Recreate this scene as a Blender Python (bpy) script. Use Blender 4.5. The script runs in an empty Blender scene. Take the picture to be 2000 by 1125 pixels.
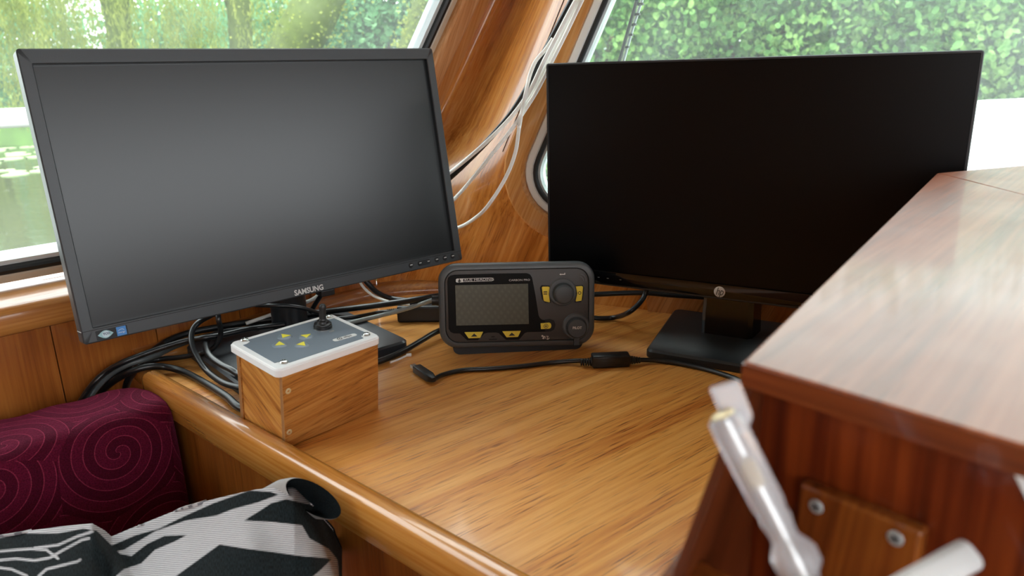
import bpy, math, random
import numpy as np
from mathutils import Vector, Matrix

# ------------------------------------------------------------------ camera, world, exposure
scene = bpy.context.scene
col = scene.collection
FPX, PITCH, ROLL = 1444.0, 0.2857, 0.0266
EYE = np.array([0.0, 0.0, 0.392])

def cam_rows(p, r):
    fwd = np.array([0, math.cos(p), -math.sin(p)]); right = np.array([1.0, 0, 0]); down = np.cross(fwd, right)
    c, s = math.cos(r), math.sin(r)
    return np.array([c*right + s*down, -s*right + c*down, fwd])
CM = cam_rows(PITCH, ROLL)
cam_data = bpy.data.cameras.new('camera')
cam_data.sensor_width = 36.0
cam_data.lens = FPX*36/2000
cam_data.clip_start = 0.02
cam_data.clip_end = 300
cam_data.dof.use_dof = True
cam_data.dof.focus_distance = 1.02
cam_data.dof.aperture_fstop = 8.0
cam = bpy.data.objects.new('camera', cam_data); col.objects.link(cam)
m3 = np.array([CM[0], -CM[1], -CM[2]]).T
mw = Matrix.Identity(4)
for i in range(3):
    for j in range(3):
        mw[i][j] = m3[i][j]
    mw[i][3] = EYE[i]
cam.matrix_world = mw
scene.camera = cam

SKY = 5.0
world = bpy.data.worlds.new('overcast_sky'); scene.world = world
world.use_nodes = True
wn = world.node_tree; wn.nodes.clear()
w_out = wn.nodes.new('ShaderNodeOutputWorld'); w_bg = wn.nodes.new('ShaderNodeBackground')
w_tc = wn.nodes.new('ShaderNodeTexCoord'); w_sep = wn.nodes.new('ShaderNodeSeparateXYZ')
w_map = wn.nodes.new('ShaderNodeMapRange'); w_map.inputs['From Min'].default_value = 0.0; w_map.inputs['From Max'].default_value = 1.0
w_map.inputs['To Min'].default_value = 0.55*SKY; w_map.inputs['To Max'].default_value = 1.0*SKY
wn.links.new(w_tc.outputs['Generated'], w_sep.inputs[0]); wn.links.new(w_sep.outputs['Z'], w_map.inputs['Value'])
wn.links.new(w_map.outputs[0], w_bg.inputs['Strength']); w_bg.inputs['Color'].default_value = (0.93, 0.97, 1.0, 1)
wn.links.new(w_bg.outputs[0], w_out.inputs[0])

vs = scene.view_settings
vs.view_transform = 'Standard'; vs.look = 'None'; vs.gamma = 1.0; vs.exposure = 0.84; vs.use_curve_mapping = False
scene.cycles.use_denoising = True
scene.cycles.max_bounces = 7
scene.cycles.diffuse_bounces = 4
scene.cycles.transmission_bounces = 7
scene.cycles.transparent_max_bounces = 8
scene.cycles.caustics_reflective = False
scene.cycles.caustics_refractive = True
scene.cycles.sample_clamp_indirect = 8.0
random.seed(7); rng = np.random.default_rng(7)

# ------------------------------------------------------------------ helpers: geometry of the place
def V(*a): return np.array(a, float)
def ray(x, y): return np.array([(x-1000)/FPX, (y-562.5)/FPX, 1.0]) @ CM
def onz(x, y, z=0.0):
    d = ray(x, y); return EYE + d*(z-EYE[2])/d[2]
def ony(x, y, Y):
    d = ray(x, y); return EYE + d*Y/d[1]
def dep(x, y, D): return EYE + ray(x, y)*D
def onplane(x, y, p, n):
    d = ray(x, y); n = np.array(n, float); return EYE + d*((np.array(p)-EYE) @ n)/(d @ n)
def unit(v): v = np.array(v, float); return v/np.linalg.norm(v)

class Frame:
    """plane frame: point + a*x + b*u + d*depth(back)"""
    def __init__(s, c, x, u):
        s.c = np.array(c, float); s.x = unit(x); s.u = unit(u); s.n = np.cross(s.x, s.u)   # n faces the viewer
    def p(s, a, b, d=0.0): return s.c + s.x*a + s.u*b - s.n*d
    def px(s, x, y, d=0.0):
        P = onplane(x, y, s.c - s.n*d, s.n); return ((P-s.c) @ s.x, (P-s.c) @ s.u)

def lin(h):
    h = h.lstrip('#'); o = []
    for i in (0, 2, 4):
        c = int(h[i:i+2], 16)/255.0
        o.append(c/12.92 if c <= 0.04045 else ((c+0.055)/1.055)**2.4)
    return (*o, 1.0)

# ------------------------------------------------------------------ helpers: materials
def base_mat(name):
    m = bpy.data.materials.new(name); m.use_nodes = True
    nt = m.node_tree; b = nt.nodes['Principled BSDF']; return m, nt, b
def plain(name, c, rough=0.5, metal=0.0, spec=0.5, coat=0.0, bump=0.0, bscale=400.0, var=0.0, vscale=20.0):
    m, nt, b = base_mat(name); c = lin(c) if isinstance(c, str) else c
    b.inputs['Base Color'].default_value = c; b.inputs['Roughness'].default_value = rough
    b.inputs['Metallic'].default_value = metal; b.inputs['Specular IOR Level'].default_value = spec
    b.inputs['Coat Weight'].default_value = coat; b.inputs['Coat Roughness'].default_value = 0.12
    tc = nt.nodes.new('ShaderNodeTexCoord')
    if var > 0:
        n = nt.nodes.new('ShaderNodeTexNoise'); n.inputs['Scale'].default_value = vscale; n.inputs['Detail'].default_value = 5
        nt.links.new(tc.outputs['Object'], n.inputs['Vector'])
        mx = nt.nodes.new('ShaderNodeMix'); mx.data_type = 'RGBA'
        mx.inputs[6].default_value = tuple(x*(1-var) for x in c[:3])+(1,); mx.inputs[7].default_value = tuple(min(1, x*(1+var)) for x in c[:3])+(1,)
        nt.links.new(n.outputs['Fac'], mx.inputs[0]); nt.links.new(mx.outputs[2], b.inputs['Base Color'])
    if bump > 0:
        n = nt.nodes.new('ShaderNodeTexNoise'); n.inputs['Scale'].default_value = bscale; n.inputs['Detail'].default_value = 3
        nt.links.new(tc.outputs['Object'], n.inputs['Vector'])
        bp = nt.nodes.new('ShaderNodeBump'); bp.inputs['Strength'].default_value = bump; bp.inputs['Distance'].default_value = 0.001
        nt.links.new(n.outputs['Fac'], bp.inputs['Height']); nt.links.new(bp.outputs[0], b.inputs['Normal'])
    return m

def wood(name, dark, mid, light, g, rough=0.28, band=26.0, along=0.05, pore=0.55, coat=0.35, wear=0.0, distort=0.35, fine=260.0):
    """varnished timber: g is the grain direction in object space"""
    m, nt, b = base_mat(name); N = nt.nodes.new; L = nt.links.new
    g = unit(g)
    tc = N('ShaderNodeTexCoord')
    dot = N('ShaderNodeVectorMath'); dot.operation = 'DOT_PRODUCT'; dot.inputs[1].default_value = g
    L(tc.outputs['Object'], dot.inputs[0])
    def grain(scale, al):
        s1 = N('ShaderNodeVectorMath'); s1.operation = 'SCALE'; s1.inputs['Scale'].default_value = scale; L(tc.outputs['Object'], s1.inputs[0])
        gm = N('ShaderNodeVectorMath'); gm.operation = 'SCALE'; gm.inputs[0].default_value = tuple(g*(scale*al-scale)); L(dot.outputs['Value'], gm.inputs['Scale'])
        ad = N('ShaderNodeVectorMath'); ad.operation = 'ADD'; L(s1.outputs[0], ad.inputs[0]); L(gm.outputs[0], ad.inputs[1]); return ad.outputs[0]
    n1 = N('ShaderNodeTexNoise'); n1.inputs['Scale'].default_value = 1; n1.inputs['Detail'].default_value = 4; n1.inputs['Distortion'].default_value = distort; L(grain(band, along), n1.inputs['Vector'])
    n2 = N('ShaderNodeTexNoise'); n2.inputs['Scale'].default_value = 1; n2.inputs['Detail'].default_value = 3; L(grain(fine, 0.03), n2.inputs['Vector'])
    n3 = N('ShaderNodeTexNoise'); n3.inputs['Scale'].default_value = 1; n3.inputs['Detail'].default_value = 2; L(grain(fine*2.2, 0.045), n3.inputs['Vector'])
    n4 = N('ShaderNodeTexNoise'); n4.inputs['Scale'].default_value = 1; n4.inputs['Detail'].default_value = 3; L(grain(6.0, 0.35), n4.inputs['Vector'])
    # bands
    mx = N('ShaderNodeMath'); mx.operation = 'MULTIPLY_ADD'; mx.inputs[1].default_value = 0.35; L(n2.outputs['Fac'], mx.inputs[0])
    sc_ = N('ShaderNodeMath'); sc_.operation = 'MULTIPLY_ADD'; sc_.inputs[1].default_value = 0.45; L(n1.outputs['Fac'], sc_.inputs[0])
    s4 = N('ShaderNodeMath'); s4.operation = 'MULTIPLY'; s4.inputs[1].default_value = 0.2; L(n4.outputs['Fac'], s4.inputs[0])
    L(s4.outputs[0], sc_.inputs[2]); L(sc_.outputs[0], mx.inputs[2])
    rp = N('ShaderNodeValToRGB'); e = rp.color_ramp.elements
    e[0].position = 0.36; e[0].color = lin(dark); e[1].position = 0.62; e[1].color = lin(light); q = e.new(0.49); q.color = lin(mid)
    L(mx.outputs[0], rp.inputs[0])
    # pores, gathered where the bands are dark
    pr = N('ShaderNodeMapRange'); pr.inputs['From Min'].default_value = 0.56; pr.inputs['From Max'].default_value = 0.68; L(n3.outputs['Fac'], pr.inputs['Value'])
    pg = N('ShaderNodeMapRange'); pg.inputs['From Min'].default_value = 0.62; pg.inputs['From Max'].default_value = 0.42; L(n1.outputs['Fac'], pg.inputs['Value'])
    pm = N('ShaderNodeMath'); pm.operation = 'MULTIPLY'; L(pr.outputs[0], pm.inputs[0]); L(pg.outputs[0], pm.inputs[1])
    pm2 = N('ShaderNodeMath'); pm2.operation = 'MULTIPLY'; pm2.inputs[1].default_value = pore; L(pm.outputs[0], pm2.inputs[0])
    mix = N('ShaderNodeMix'); mix.data_type = 'RGBA'; L(pm2.outputs[0], mix.inputs[0]); L(rp.outputs[0], mix.inputs[6])
    dk = lin(dark); mix.inputs[7].default_value = (dk[0]*0.38, dk[1]*0.32, dk[2]*0.3, 1)
    out = mix.outputs[2]
    b.inputs['Roughness'].default_value = rough
    if wear > 0:
        nw = N('ShaderNodeTexNoise'); nw.inputs['Scale'].default_value = 9; nw.inputs['Detail'].default_value = 6; L(tc.outputs['Object'], nw.inputs['Vector'])
        mr = N('ShaderNodeMapRange'); mr.inputs['From Min'].default_value = 0.35; mr.inputs['From Max'].default_value = 0.75; mr.inputs['To Min'].default_value = rough; mr.inputs['To Max'].default_value = rough+wear; L(nw.outputs['Fac'], mr.inputs['Value']); L(mr.outputs[0], b.inputs['Roughness'])
    L(out, b.inputs['Base Color'])
    bp = N('ShaderNodeBump'); bp.inputs['Strength'].default_value = 0.25; bp.inputs['Distance'].default_value = 0.0006; bp.invert = True
    L(pm.outputs[0], bp.inputs['Height']); L(bp.outputs[0], b.inputs['Normal'])
    b.inputs['Coat Weight'].default_value = coat; b.inputs['Coat Roughness'].default_value = 0.08; b.inputs['Specular IOR Level'].default_value = 0.45
    return m

# ------------------------------------------------------------------ helpers: meshes
def link(o, parent=None):
    col.objects.link(o)
    if parent is not None: o.parent = parent
    return o
def mesh(name, verts, faces, mat, parent=None, smooth=False, bevel=0.0, bseg=2, autosmooth=True):
    me = bpy.data.meshes.new(name); me.from_pydata([tuple(map(float, v)) for v in verts], [], faces); me.update()
    o = bpy.data.objects.new(name, me)
    if mat is not None: me.materials.append(mat)
    link(o, parent)
    if smooth:
        me.polygons.foreach_set('use_smooth', [True]*len(me.polygons))
        if autosmooth: sharp(me, 40)
    if bevel > 0:
        md = o.modifiers.new('bevel', 'BEVEL'); md.width = bevel; md.segments = bseg; md.limit_method = 'ANGLE'; md.angle_limit = math.radians(35)
    return o
def sharp(me, deg):
    import bmesh
    bm = bmesh.new(); bm.from_mesh(me); a = math.radians(deg)
    bmesh.ops.recalc_face_normals(bm, faces=bm.faces)
    for e in bm.edges:
        if len(e.link_faces) == 2 and e.calc_face_angle(0) > a: e.smooth = False
    bm.to_mesh(me); bm.free()
def tag(o, label, cat, group=None):
    o['label'] = label; o['category'] = cat
    if group: o['group'] = group
    return o
def struct(o): o['kind'] = 'structure'; return o
def stuff(o): o['kind'] = 'stuff'; return o
def thing(name, label, cat, loc=(0, 0, 0), rz=0.0, group=None):
    o = bpy.data.objects.new(name, None); col.objects.link(o); o.empty_display_size = 0.05
    o.location = tuple(map(float, loc)); o.rotation_euler = (0, 0, rz); tag(o, label, cat, group); return o

BOXF = [(0, 3, 2, 1), (4, 5, 6, 7), (0, 1, 5, 4), (1, 2, 6, 5), (2, 3, 7, 6), (3, 0, 4, 7)]
def box(name, c, s, mat, parent=None, bevel=0.0, axes=None, bseg=2):
    c = np.array(c, float); ax = np.eye(3) if axes is None else np.array(axes, float)
    vs_ = []
    for dz in (-.5, .5):
        for dx, dy in ((-.5, -.5), (.5, -.5), (.5, .5), (-.5, .5)):
            vs_.append(c + ax[0]*dx*s[0] + ax[1]*dy*s[1] + ax[2]*dz*s[2])
    return mesh(name, vs_, BOXF, mat, parent, bevel=bevel, bseg=bseg)
def prism(name, poly, axis, mat, parent=None, bevel=0.0, smooth=False):
    """extrude a 3D polygon along a vector"""
    poly = [np.array(p, float) for p in poly]; n = len(poly); axis = np.array(axis, float)
    v = poly + [p+axis for p in poly]
    f = [tuple(range(n))[::-1], tuple(range(n, 2*n))] + [(i, (i+1) % n, n+(i+1) % n, n+i) for i in range(n)]
    o = mesh(name, v, f, mat, parent, bevel=bevel, smooth=smooth); sharp(o.data, 30); return o
def rrect(w, h, r, n=6, cx=0.0, cy=0.0):
    pts = []
    for (sx, sy, a0) in ((1, 1, 0), (-1, 1, 90), (-1, -1, 180), (1, -1, 270)):
        for i in range(n+1):
            a = math.radians(a0 + 90*i/n); pts.append((cx + sx*(w/2-r) + r*math.cos(a), cy + sy*(h/2-r) + r*math.sin(a)))
    return pts
def loft(name, rings, mat, parent=None, cap0=True, cap1=True, smooth=True, closed=True, ang=40):
    n = len(rings[0]); v = [p for r in rings for p in r]; f = []
    for k in range(len(rings)-1):
        for i in range(n if closed else n-1):
            j = (i+1) % n; f.append((k*n+i, k*n+j, (k+1)*n+j, (k+1)*n+i))
    if cap0: f.append(tuple(range(n))[::-1])
    if cap1: f.append(tuple(range((len(rings)-1)*n, len(rings)*n)))
    o = mesh(name, v, f, mat, parent, smooth=smooth, autosmooth=False)
    if smooth: sharp(o.data, ang)
    return o
def lathe(name, prof, O, axis, mat, parent=None, seg=28, squash=None, ang=35):
    """prof: (radius, height) along axis from O"""
    O = np.array(O, float); a = unit(axis); t = np.array([1.0, 0, 0]) if abs(a[0]) < .9 else np.array([0, 1.0, 0])
    e1 = unit(np.cross(a, t)); e2 = np.cross(a, e1); rings = []
    for r, h in prof:
        rings.append([O + a*h + (e1*math.cos(2*math.pi*i/seg) + e2*math.sin(2*math.pi*i/seg))*max(r, 1e-5) for i in range(seg)])
    return loft(name, rings, mat, parent, ang=ang)
def spline(pts, n=8):
    P = [np.array(p, float) for p in pts]; P = [2*P[0]-P[1]] + P + [2*P[-1]-P[-2]]; out = []
    for i in range(1, len(P)-2):
        p0, p1, p2, p3 = P[i-1:i+3]
        for k in range(n):
            t = k/n; out.append(0.5*((2*p1)+(-p0+p2)*t+(2*p0-5*p1+4*p2-p3)*t*t+(-p0+3*p1-3*p2+p3)*t**3))
    out.append(P[-2]); return out
def tube(name, pts, r, mat, parent=None, seg=10, n=8, smoothpath=True, rs=None):
    P = spline(pts, n) if smoothpath else [np.array(p, float) for p in pts]
    T = [unit(P[min(i+1, len(P)-1)]-P[max(i-1, 0)]) for i in range(len(P))]
    up = np.array([0, 0, 1.0]) if abs(T[0][2]) < .9 else np.array([1.0, 0, 0]); rings = []
    e1 = unit(np.cross(T[0], up))
    for i, (p, t) in enumerate(zip(P, T)):
        e1 = unit(e1 - t*(e1 @ t)); e2 = np.cross(t, e1)
        rr = r if rs is None else rs[min(len(rs)-1, int(i*len(rs)/len(P)))]
        rings.append([p + (e1*math.cos(2*math.pi*k/seg)+e2*math.sin(2*math.pi*k/seg))*rr for k in range(seg)])
    return loft(name, rings, mat, parent, ang=60)
def text(name, body, O, ux, uy, size, mat, parent=None, sx=1.0, depth=0.0003, bold=0.0, shear=0.0, spacing=1.0):
    cu = bpy.data.curves.new(name, 'FONT'); cu.body = body; cu.size = 1.0; cu.align_x = 'CENTER'; cu.align_y = 'CENTER'
    cu.offset = bold; cu.shear = shear; cu.resolution_u = 3; cu.space_character = spacing
    to = bpy.data.objects.new(name, cu); col.objects.link(to)
    dg = bpy.context.evaluated_depsgraph_get(); me = bpy.data.meshes.new_from_object(to.evaluated_get(dg))
    bpy.data.objects.remove(to); bpy.data.curves.remove(cu)
    ux = unit(ux); uy = unit(uy); n = np.cross(ux, uy); O = np.array(O, float)
    for v in me.vertices:
        v.co = Vector(tuple(O + ux*(v.co.x*size*sx) + uy*(v.co.y*size) + n*depth))
    me.materials.clear(); me.materials.append(mat); o = bpy.data.objects.new(name, me); link(o, parent); return o
def copy_to(o, parent=None):
    c = o.copy(); col.objects.link(c); c.parent = parent; return c

# ------------------------------------------------------------------ materials
D1 = V(math.sin(math.radians(44)), math.cos(math.radians(44)), 0); N1 = V(D1[1], -D1[0], 0)        # port wall: along, inward
D2 = V(math.sin(math.radians(112)), math.cos(math.radians(112)), 0); N2 = V(D2[1], -D2[0], 0)      # windscreen wall: along, inward
RD = unit(V(.184, -.166, 0))                                                                       # fiddle rail: along
RN = V(RD[1], -RD[0], 0)                                                                           # rail: outward (to the bench)
m_table = wood('table_teak', '#c0702e', '#e09a4a', '#efb062', D1+0.12*RD, rough=0.3, band=30, along=0.06, pore=0.9, coat=0.3, wear=0.1, distort=0.5, fine=220)
m_rail = wood('rail_teak', '#9c5c1e', '#bb7a32', '#cf934a', RD, rough=0.26, band=34, along=0.06, pore=0.4, coat=0.6)
m_side = wood('panel_teak', '#6a3812', '#854c1a', '#995e26', V(0, 0, 1), rough=0.32, band=30, along=0.04, pore=0.35)
m_plank = wood('wall_teak', '#7a4014', '#965520', '#a9682c', V(0, 0, 1), rough=0.3, band=36, along=0.03, pore=0.3, coat=0.3)
m_sill = wood('sill_teak', '#8a4f1e', '#ab6c2f', '#c58a49', D1, rough=0.28, band=28, along=0.05, pore=0.4, coat=0.4)
LEAN = unit(V(.41, -.17, 1))
m_pillar = wood('pillar_teak', '#a05a1c', '#c67c34', '#da9a52', LEAN, rough=0.24, band=24, along=0.05, pore=0.5, coat=0.6, fine=170)
m_trim = wood('trim_teak', '#a2622a', '#c08044', '#d39a60', LEAN, rough=0.24, band=22, along=0.05, pore=0.3, coat=0.6)
m_front = wood('front_teak', '#9a5c2a', '#ba7d45', '#cf9a62', LEAN, rough=0.3, band=30, along=0.05, pore=0.8, coat=0.3, fine=150)
m_boxwood = wood('box_veneer', '#8f5522', '#b47636', '#c98f4c', V(1, 0, .12), rough=0.42, band=150, along=0.07, pore=0.8, coat=0.0, fine=420)
m_boxside = wood('box_side_veneer', '#a06024', '#c2823a', '#d39a50', V(0, 1, .5), rough=0.42, band=150, along=0.07, pore=0.7, coat=0.0, fine=420)
m_ply = plain('plywood_edge', '#8a5a34', 0.6, var=0.2, vscale=300)
m_plyedge = plain('plywood_edge_light', '#a97a4a', 0.6, var=0.15, vscale=200)
m_black = plain('black_plastic', '#17181a', 0.42, bump=0.15, bscale=900)
m_dark = plain('charcoal_plastic', '#33373a', 0.42, bump=0.12, bscale=1200, var=0.05)
m_gloss = plain('gloss_black_plastic', '#0a0a0b', 0.1, var=0.1)
m_cable = plain('black_cable_sheath', '#141618', 0.34, var=0.15, vscale=60)
m_cable_grey = plain('grey_cable_sheath', '#8f9796', 0.36, var=0.08, vscale=60)
m_cable_white = plain('white_cable_sheath', '#f2f2ec', 0.4, var=0.05, vscale=60)
m_screen = plain('matt_screen', '#101314', 0.33, spec=0.55, var=0.03)
m_screen2 = plain('dark_screen', '#050506', 0.3, spec=0.15, var=0.03)
m_white = plain('white_paint', '#eceeee', 0.35, var=0.03)
m_alu = plain('white_aluminium', '#f3f6f8', 0.4, metal=0.0, var=0.03, vscale=90)
m_steel = plain('steel', '#c9cbc8', 0.28, metal=1.0, var=0.08, vscale=200)
m_zinc = plain('zinc_screw', '#aeb4b4', 0.4, metal=0.25, var=0.15, vscale=400)
m_brass = plain('brass_screw', '#d6c69c', 0.32, metal=0.35, var=0.08, vscale=200)
m_hole = plain('dark_recess', '#0c0b0a', 0.7, var=0.1)
m_silver = plain('silver_print', '#c9cac8', 0.4, var=0.03)
m_grey = plain('keypad_film', '#75828e', 0.4, var=0.04, vscale=30)
m_keyrim = plain('keypad_dome', '#82909c', 0.35, var=0.03)
m_yellow = plain('yellow_print', '#f4ea44', 0.45, var=0.04)
m_yellow2 = plain('yellow_key', '#e6d145', 0.4, var=0.05)
m_ink = plain('black_print', '#15140f', 0.5, var=0.05)
m_gasket = plain('black_rubber', '#1a1c1d', 0.45, var=0.1)
m_cream = plain('cream_frame', '#c4b7a2', 0.35, metal=0.0, var=0.05)
m_palegrey = plain('pale_frame', '#cdd6d8', 0.3, var=0.04)
m_seam = plain('dark_seam', '#2a1508', 0.7, var=0.1)
m_ceiling = plain('ceiling_panel', '#d8d2c4', 0.6, var=0.03)

# ------------------------------------------------------------------ the setting: walls, windows, floor, ceiling
# port wall base line, curving round to the windscreen wall
WALL = [V(-1.35, .16, 0), V(-.67, .865, 0), V(-.55, 1.0, 0), V(-.335, 1.25, 0), V(-.25, 1.318, 0)]
def polyline(pts, s):
    for a, b in zip(pts[:-1], pts[1:]):
        l = np.linalg.norm(b-a)
        if s <= l: return a + (b-a)*s/l, unit(b-a)
        s -= l
    return pts[-1], unit(pts[-1]-pts[-2])
wl = sum(np.linalg.norm(b-a) for a, b in zip(WALL[:-1], WALL[1:]))
wall = thing('wall_port', 'x', 'x'); del wall['label']; del wall['category']; struct(wall)
npk = int(round(wl/0.128)); pw = wl/npk
for i in range(npk):
    a, _ = polyline(WALL, i*pw+0.0006); b, _ = polyline(WALL, (i+1)*pw-0.0006)
    t = unit(b-a); nn = V(t[1], -t[0], 0)
    z0, z1 = -0.72, 0.10
    poly = [a+V(0, 0, z0), b+V(0, 0, z0), b+V(0, 0, z1), a+V(0, 0, z1)]
    prism('plank', poly, -nn*0.012, m_plank, wall, bevel=0.0008)
bk = [(p - N1*0.013) for p in WALL]
mesh('backing', [q+V(0, 0, z) for q in bk for z in (-0.72, 0.1)], [(2*i, 2*i+2, 2*i+3, 2*i+1) for i in range(len(bk)-1)], m_seam, wall)

# left window plane: leans inward as it rises
Z0 = 0.12
LP0 = V(-.53, 1.02, 0) - N1*0.095; LTAN = 0.40
LU = unit(V(0, 0, 1) + N1*LTAN)
LF = Frame(LP0 + V(0, 0, Z0), D1, LU)                 # a along the wall, b up the slope
FU = V(0, 0, 1.0)
FF = Frame(onz(1230, 605), D2, FU)                    # windscreen plane, vertical

def offset_poly(P, d):
    """offset a closed 2D polygon (ccw) outwards by d"""
    n = len(P); out = []
    for i in range(n):
        p0, p1, p2 = np.array(P[i-1]), np.array(P[i]), np.array(P[(i+1) % n])
        e1 = unit(p1-p0); e2 = unit(p2-p1); n1 = np.array([e1[1], -e1[0]]); n2 = np.array([e2[1], -e2[0]])
        b = unit(n1+n2); out.append(p1 + b*d/max(0.3, b @ n1))
    return out
def fillet(P, rads, n=10):
    out = []
    for i, r in enumerate(rads):
        p0, p1, p2 = np.array(P[i-1], float), np.array(P[i], float), np.array(P[(i+1) % len(P)], float)
        a = unit(p0-p1); b = unit(p2-p1); ang = math.acos(max(-1, min(1, a @ b))); t = r/math.tan(ang/2)
        c = p1 + unit(a+b)*r/math.sin(ang/2); s = p1+a*t; e = p1+b*t
        v0 = s-c; v1 = e-c; th = math.pi-ang
        for k in range(n+1):
            f = k/n; out.append(c + (v0*math.sin((1-f)*th)+v1*math.sin(f*th))/math.sin(th))
    return out
def window_ring(name, F, P, o0, o1, d0, d1, mat, parent, bev=0.0):
    A = offset_poly(P, o0) if abs(o0) > 1e-9 else [np.array(p) for p in P]
    B = offset_poly(P, o1) if abs(o1) > 1e-9 else [np.array(p) for p in P]
    if bev > 0:
        A2 = offset_poly(P, o0 + (bev if o1 > o0 else -bev)); B2 = offset_poly(P, o1 - (bev if o1 > o0 else -bev))
        rings = [[F.p(*p, d1) for p in A], [F.p(*p, d0+bev) for p in A], [F.p(*p, d0) for p in A2], [F.p(*p, d0) for p in B2], [F.p(*p, d0+bev) for p in B], [F.p(*p, d1) for p in B]]
    else:
        rings = [[F.p(*p, d1) for p in A], [F.p(*p, d0) for p in A], [F.p(*p, d0) for p in B], [F.p(*p, d1) for p in B]]
    rings.append(rings[0])
    return loft(name, rings, mat, parent, cap0=False, cap1=False, ang=35)

# glass with a little dust
def glass_mat(name, dust, tint):
    m = bpy.data.materials.new(name); m.use_nodes = True; nt = m.node_tree; nt.nodes.clear(); N = nt.nodes.new; L = nt.links.new
    out = N('ShaderNodeOutputMaterial'); tr = N('ShaderNodeBsdfTransparent'); tr.inputs[0].default_value = tint
    gl = N('ShaderNodeBsdfGlossy'); gl.inputs['Roughness'].default_value = 0.02
    fr = N('ShaderNodeFresnel'); fr.inputs['IOR'].default_value = 1.22
    mx = N('ShaderNodeMixShader'); L(fr.outputs[0], mx.inputs[0]); L(tr.outputs[0], mx.inputs[1]); L(gl.outputs[0], mx.inputs[2])
    tl = N('ShaderNodeBsdfTranslucent'); tl.inputs[0].default_value = (.8, .86, .85, 1)
    tc = N('ShaderNodeTexCoord'); n = N('ShaderNodeTexNoise'); n.inputs['Scale'].default_value = 7; n.inputs['Detail'].default_value = 8; L(tc.outputs['Object'], n.inputs['Vector'])
    mr = N('ShaderNodeMapRange'); mr.inputs['From Min'].default_value = .3; mr.inputs['From Max'].default_value = .75; mr.inputs['To Min'].default_value = dust*0.5; mr.inputs['To Max'].default_value = dust*1.5; L(n.outputs['Fac'], mr.inputs['Value'])
    n2 = N('ShaderNodeTexNoise'); n2.inputs['Scale'].default_value = 130; n2.inputs['Detail'].default_value = 2; L(tc.outputs['Object'], n2.inputs['Vector'])
    sp = N('ShaderNodeMapRange'); sp.inputs['From Min'].default_value = .68; sp.inputs['From Max'].default_value = .8; sp.inputs['To Max'].default_value = dust*1.8; L(n2.outputs['Fac'], sp.inputs['Value'])
    ad = N('ShaderNodeMath'); L(mr.outputs[0], ad.inputs[0]); L(sp.outputs[0], ad.inputs[1])
    m2 = N('ShaderNodeMixShader'); L(ad.outputs[0], m2.inputs[0]); L(mx.outputs[0], m2.inputs[1]); L(tl.outputs[0], m2.inputs[2]); L(m2.outputs[0], out.inputs[0])
    return m
m_glass_l = glass_mat('side_glass', 0.045, (.97, 1, .98, 1))
m_glass_f = glass_mat('windscreen_glass', 0.06, (.94, 1, .97, 1))

# --- windscreen (window_1)
ZT = 0.84
ua, za = FF.px(1159, 0); ub, zb = FF.px(1031, 307); sl = (ua-ub)/(za-zb)
zbot = FF.px(1070, 413)[1] - 0.012
def uleft(z): return ub + sl*(z-zb)
WP = [(uleft(zbot), zbot), (1.15, zbot), (1.15, ZT), (uleft(ZT), ZT)]
WPF = fillet(WP, [0.075, 0.06, 0.06, 0.06])
win1 = thing('window_1', 'x', 'x'); del win1['label']; del win1['category']; struct(win1)
window_ring('window_trim', FF, WPF, 0.0, 0.036, -0.012, 0.03, m_trim, win1, bev=0.004)
window_ring('window_frame', FF, WPF, 0.0, -0.014, -0.002, 0.03, plain('offwhite_frame', '#f0f0ea', 0.35, var=0.04), win1, bev=0.002)
window_ring('gasket', FF, WPF, -0.014, -0.021, -0.003, 0.03, m_gasket, win1, bev=0.002)
window_ring('outer_frame', FF, WPF, -0.021, -0.025, 0.004, 0.032, m_palegrey, win1)
gp = offset_poly(WPF, -0.023)
prism('window_pane', [FF.p(*p, 0.015) for p in gp], -FF.n*0.004, m_glass_f, win1)
# --- port window (window_2)
sa, ba = LF.px(893, 0); sb, bb_ = LF.px(848, 99); sl2 = (sa-sb)/(ba-bb_)
def sright(b): return sb + sl2*(b-bb_)
b0, b1 = 0.012, 0.80
WL = [(-1.06, b0), (sright(b0), b0), (sright(b1), b1), (-1.06, b1)]
WLF = fillet(WL, [0.06, 0.075, 0.06, 0.06])
win2 = thing('window_2', 'x', 'x'); del win2['label']; del win2['category']; struct(win2)
window_ring('window_frame', LF, WLF, 0.0, -0.013, -0.003, 0.03, m_cream, win2, bev=0.002)
window_ring('gasket', LF, WLF, -0.013, -0.024, -0.004, 0.03, m_gasket, win2, bev=0.003)
window_ring('outer_frame', LF, WLF, -0.024, -0.031, 0.006, 0.032, m_palegrey, win2)
prism('window_pane', [LF.p(*p, 0.016) for p in offset_poly(WLF, -0.028)], -LF.n*0.004, m_glass_l, win2)
# timber beside the port window: moulded strip, then a flat plank
def lstrip(name, o0, o1, dz, mat, bev):
    pts = [(sright(b)+o, b) for b, o in ((-0.0, o0), (-0.0, o1), (b1+.2, o1), (b1+.2, o0))]
    return struct(prism(name, [LF.p(*p, -dz) for p in pts], -LF.n*(0.03), mat, bevel=bev))
k2 = math.sqrt(1+sl2*sl2)
lstrip('trim_1', 0.0005, 0.042*k2, 0.012, wood('moulding_teak_sheen', '#b47a48', '#cf9c6c', '#dfb48a', LEAN, rough=0.24, band=22, along=0.05, pore=0.25, coat=0.6), 0.006)  # sky sheen on this strip is put into its colour as paler wood
lstrip('trim_2', 0.042*k2, 0.073*k2, 0.004, m_trim, 0.0015)
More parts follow.
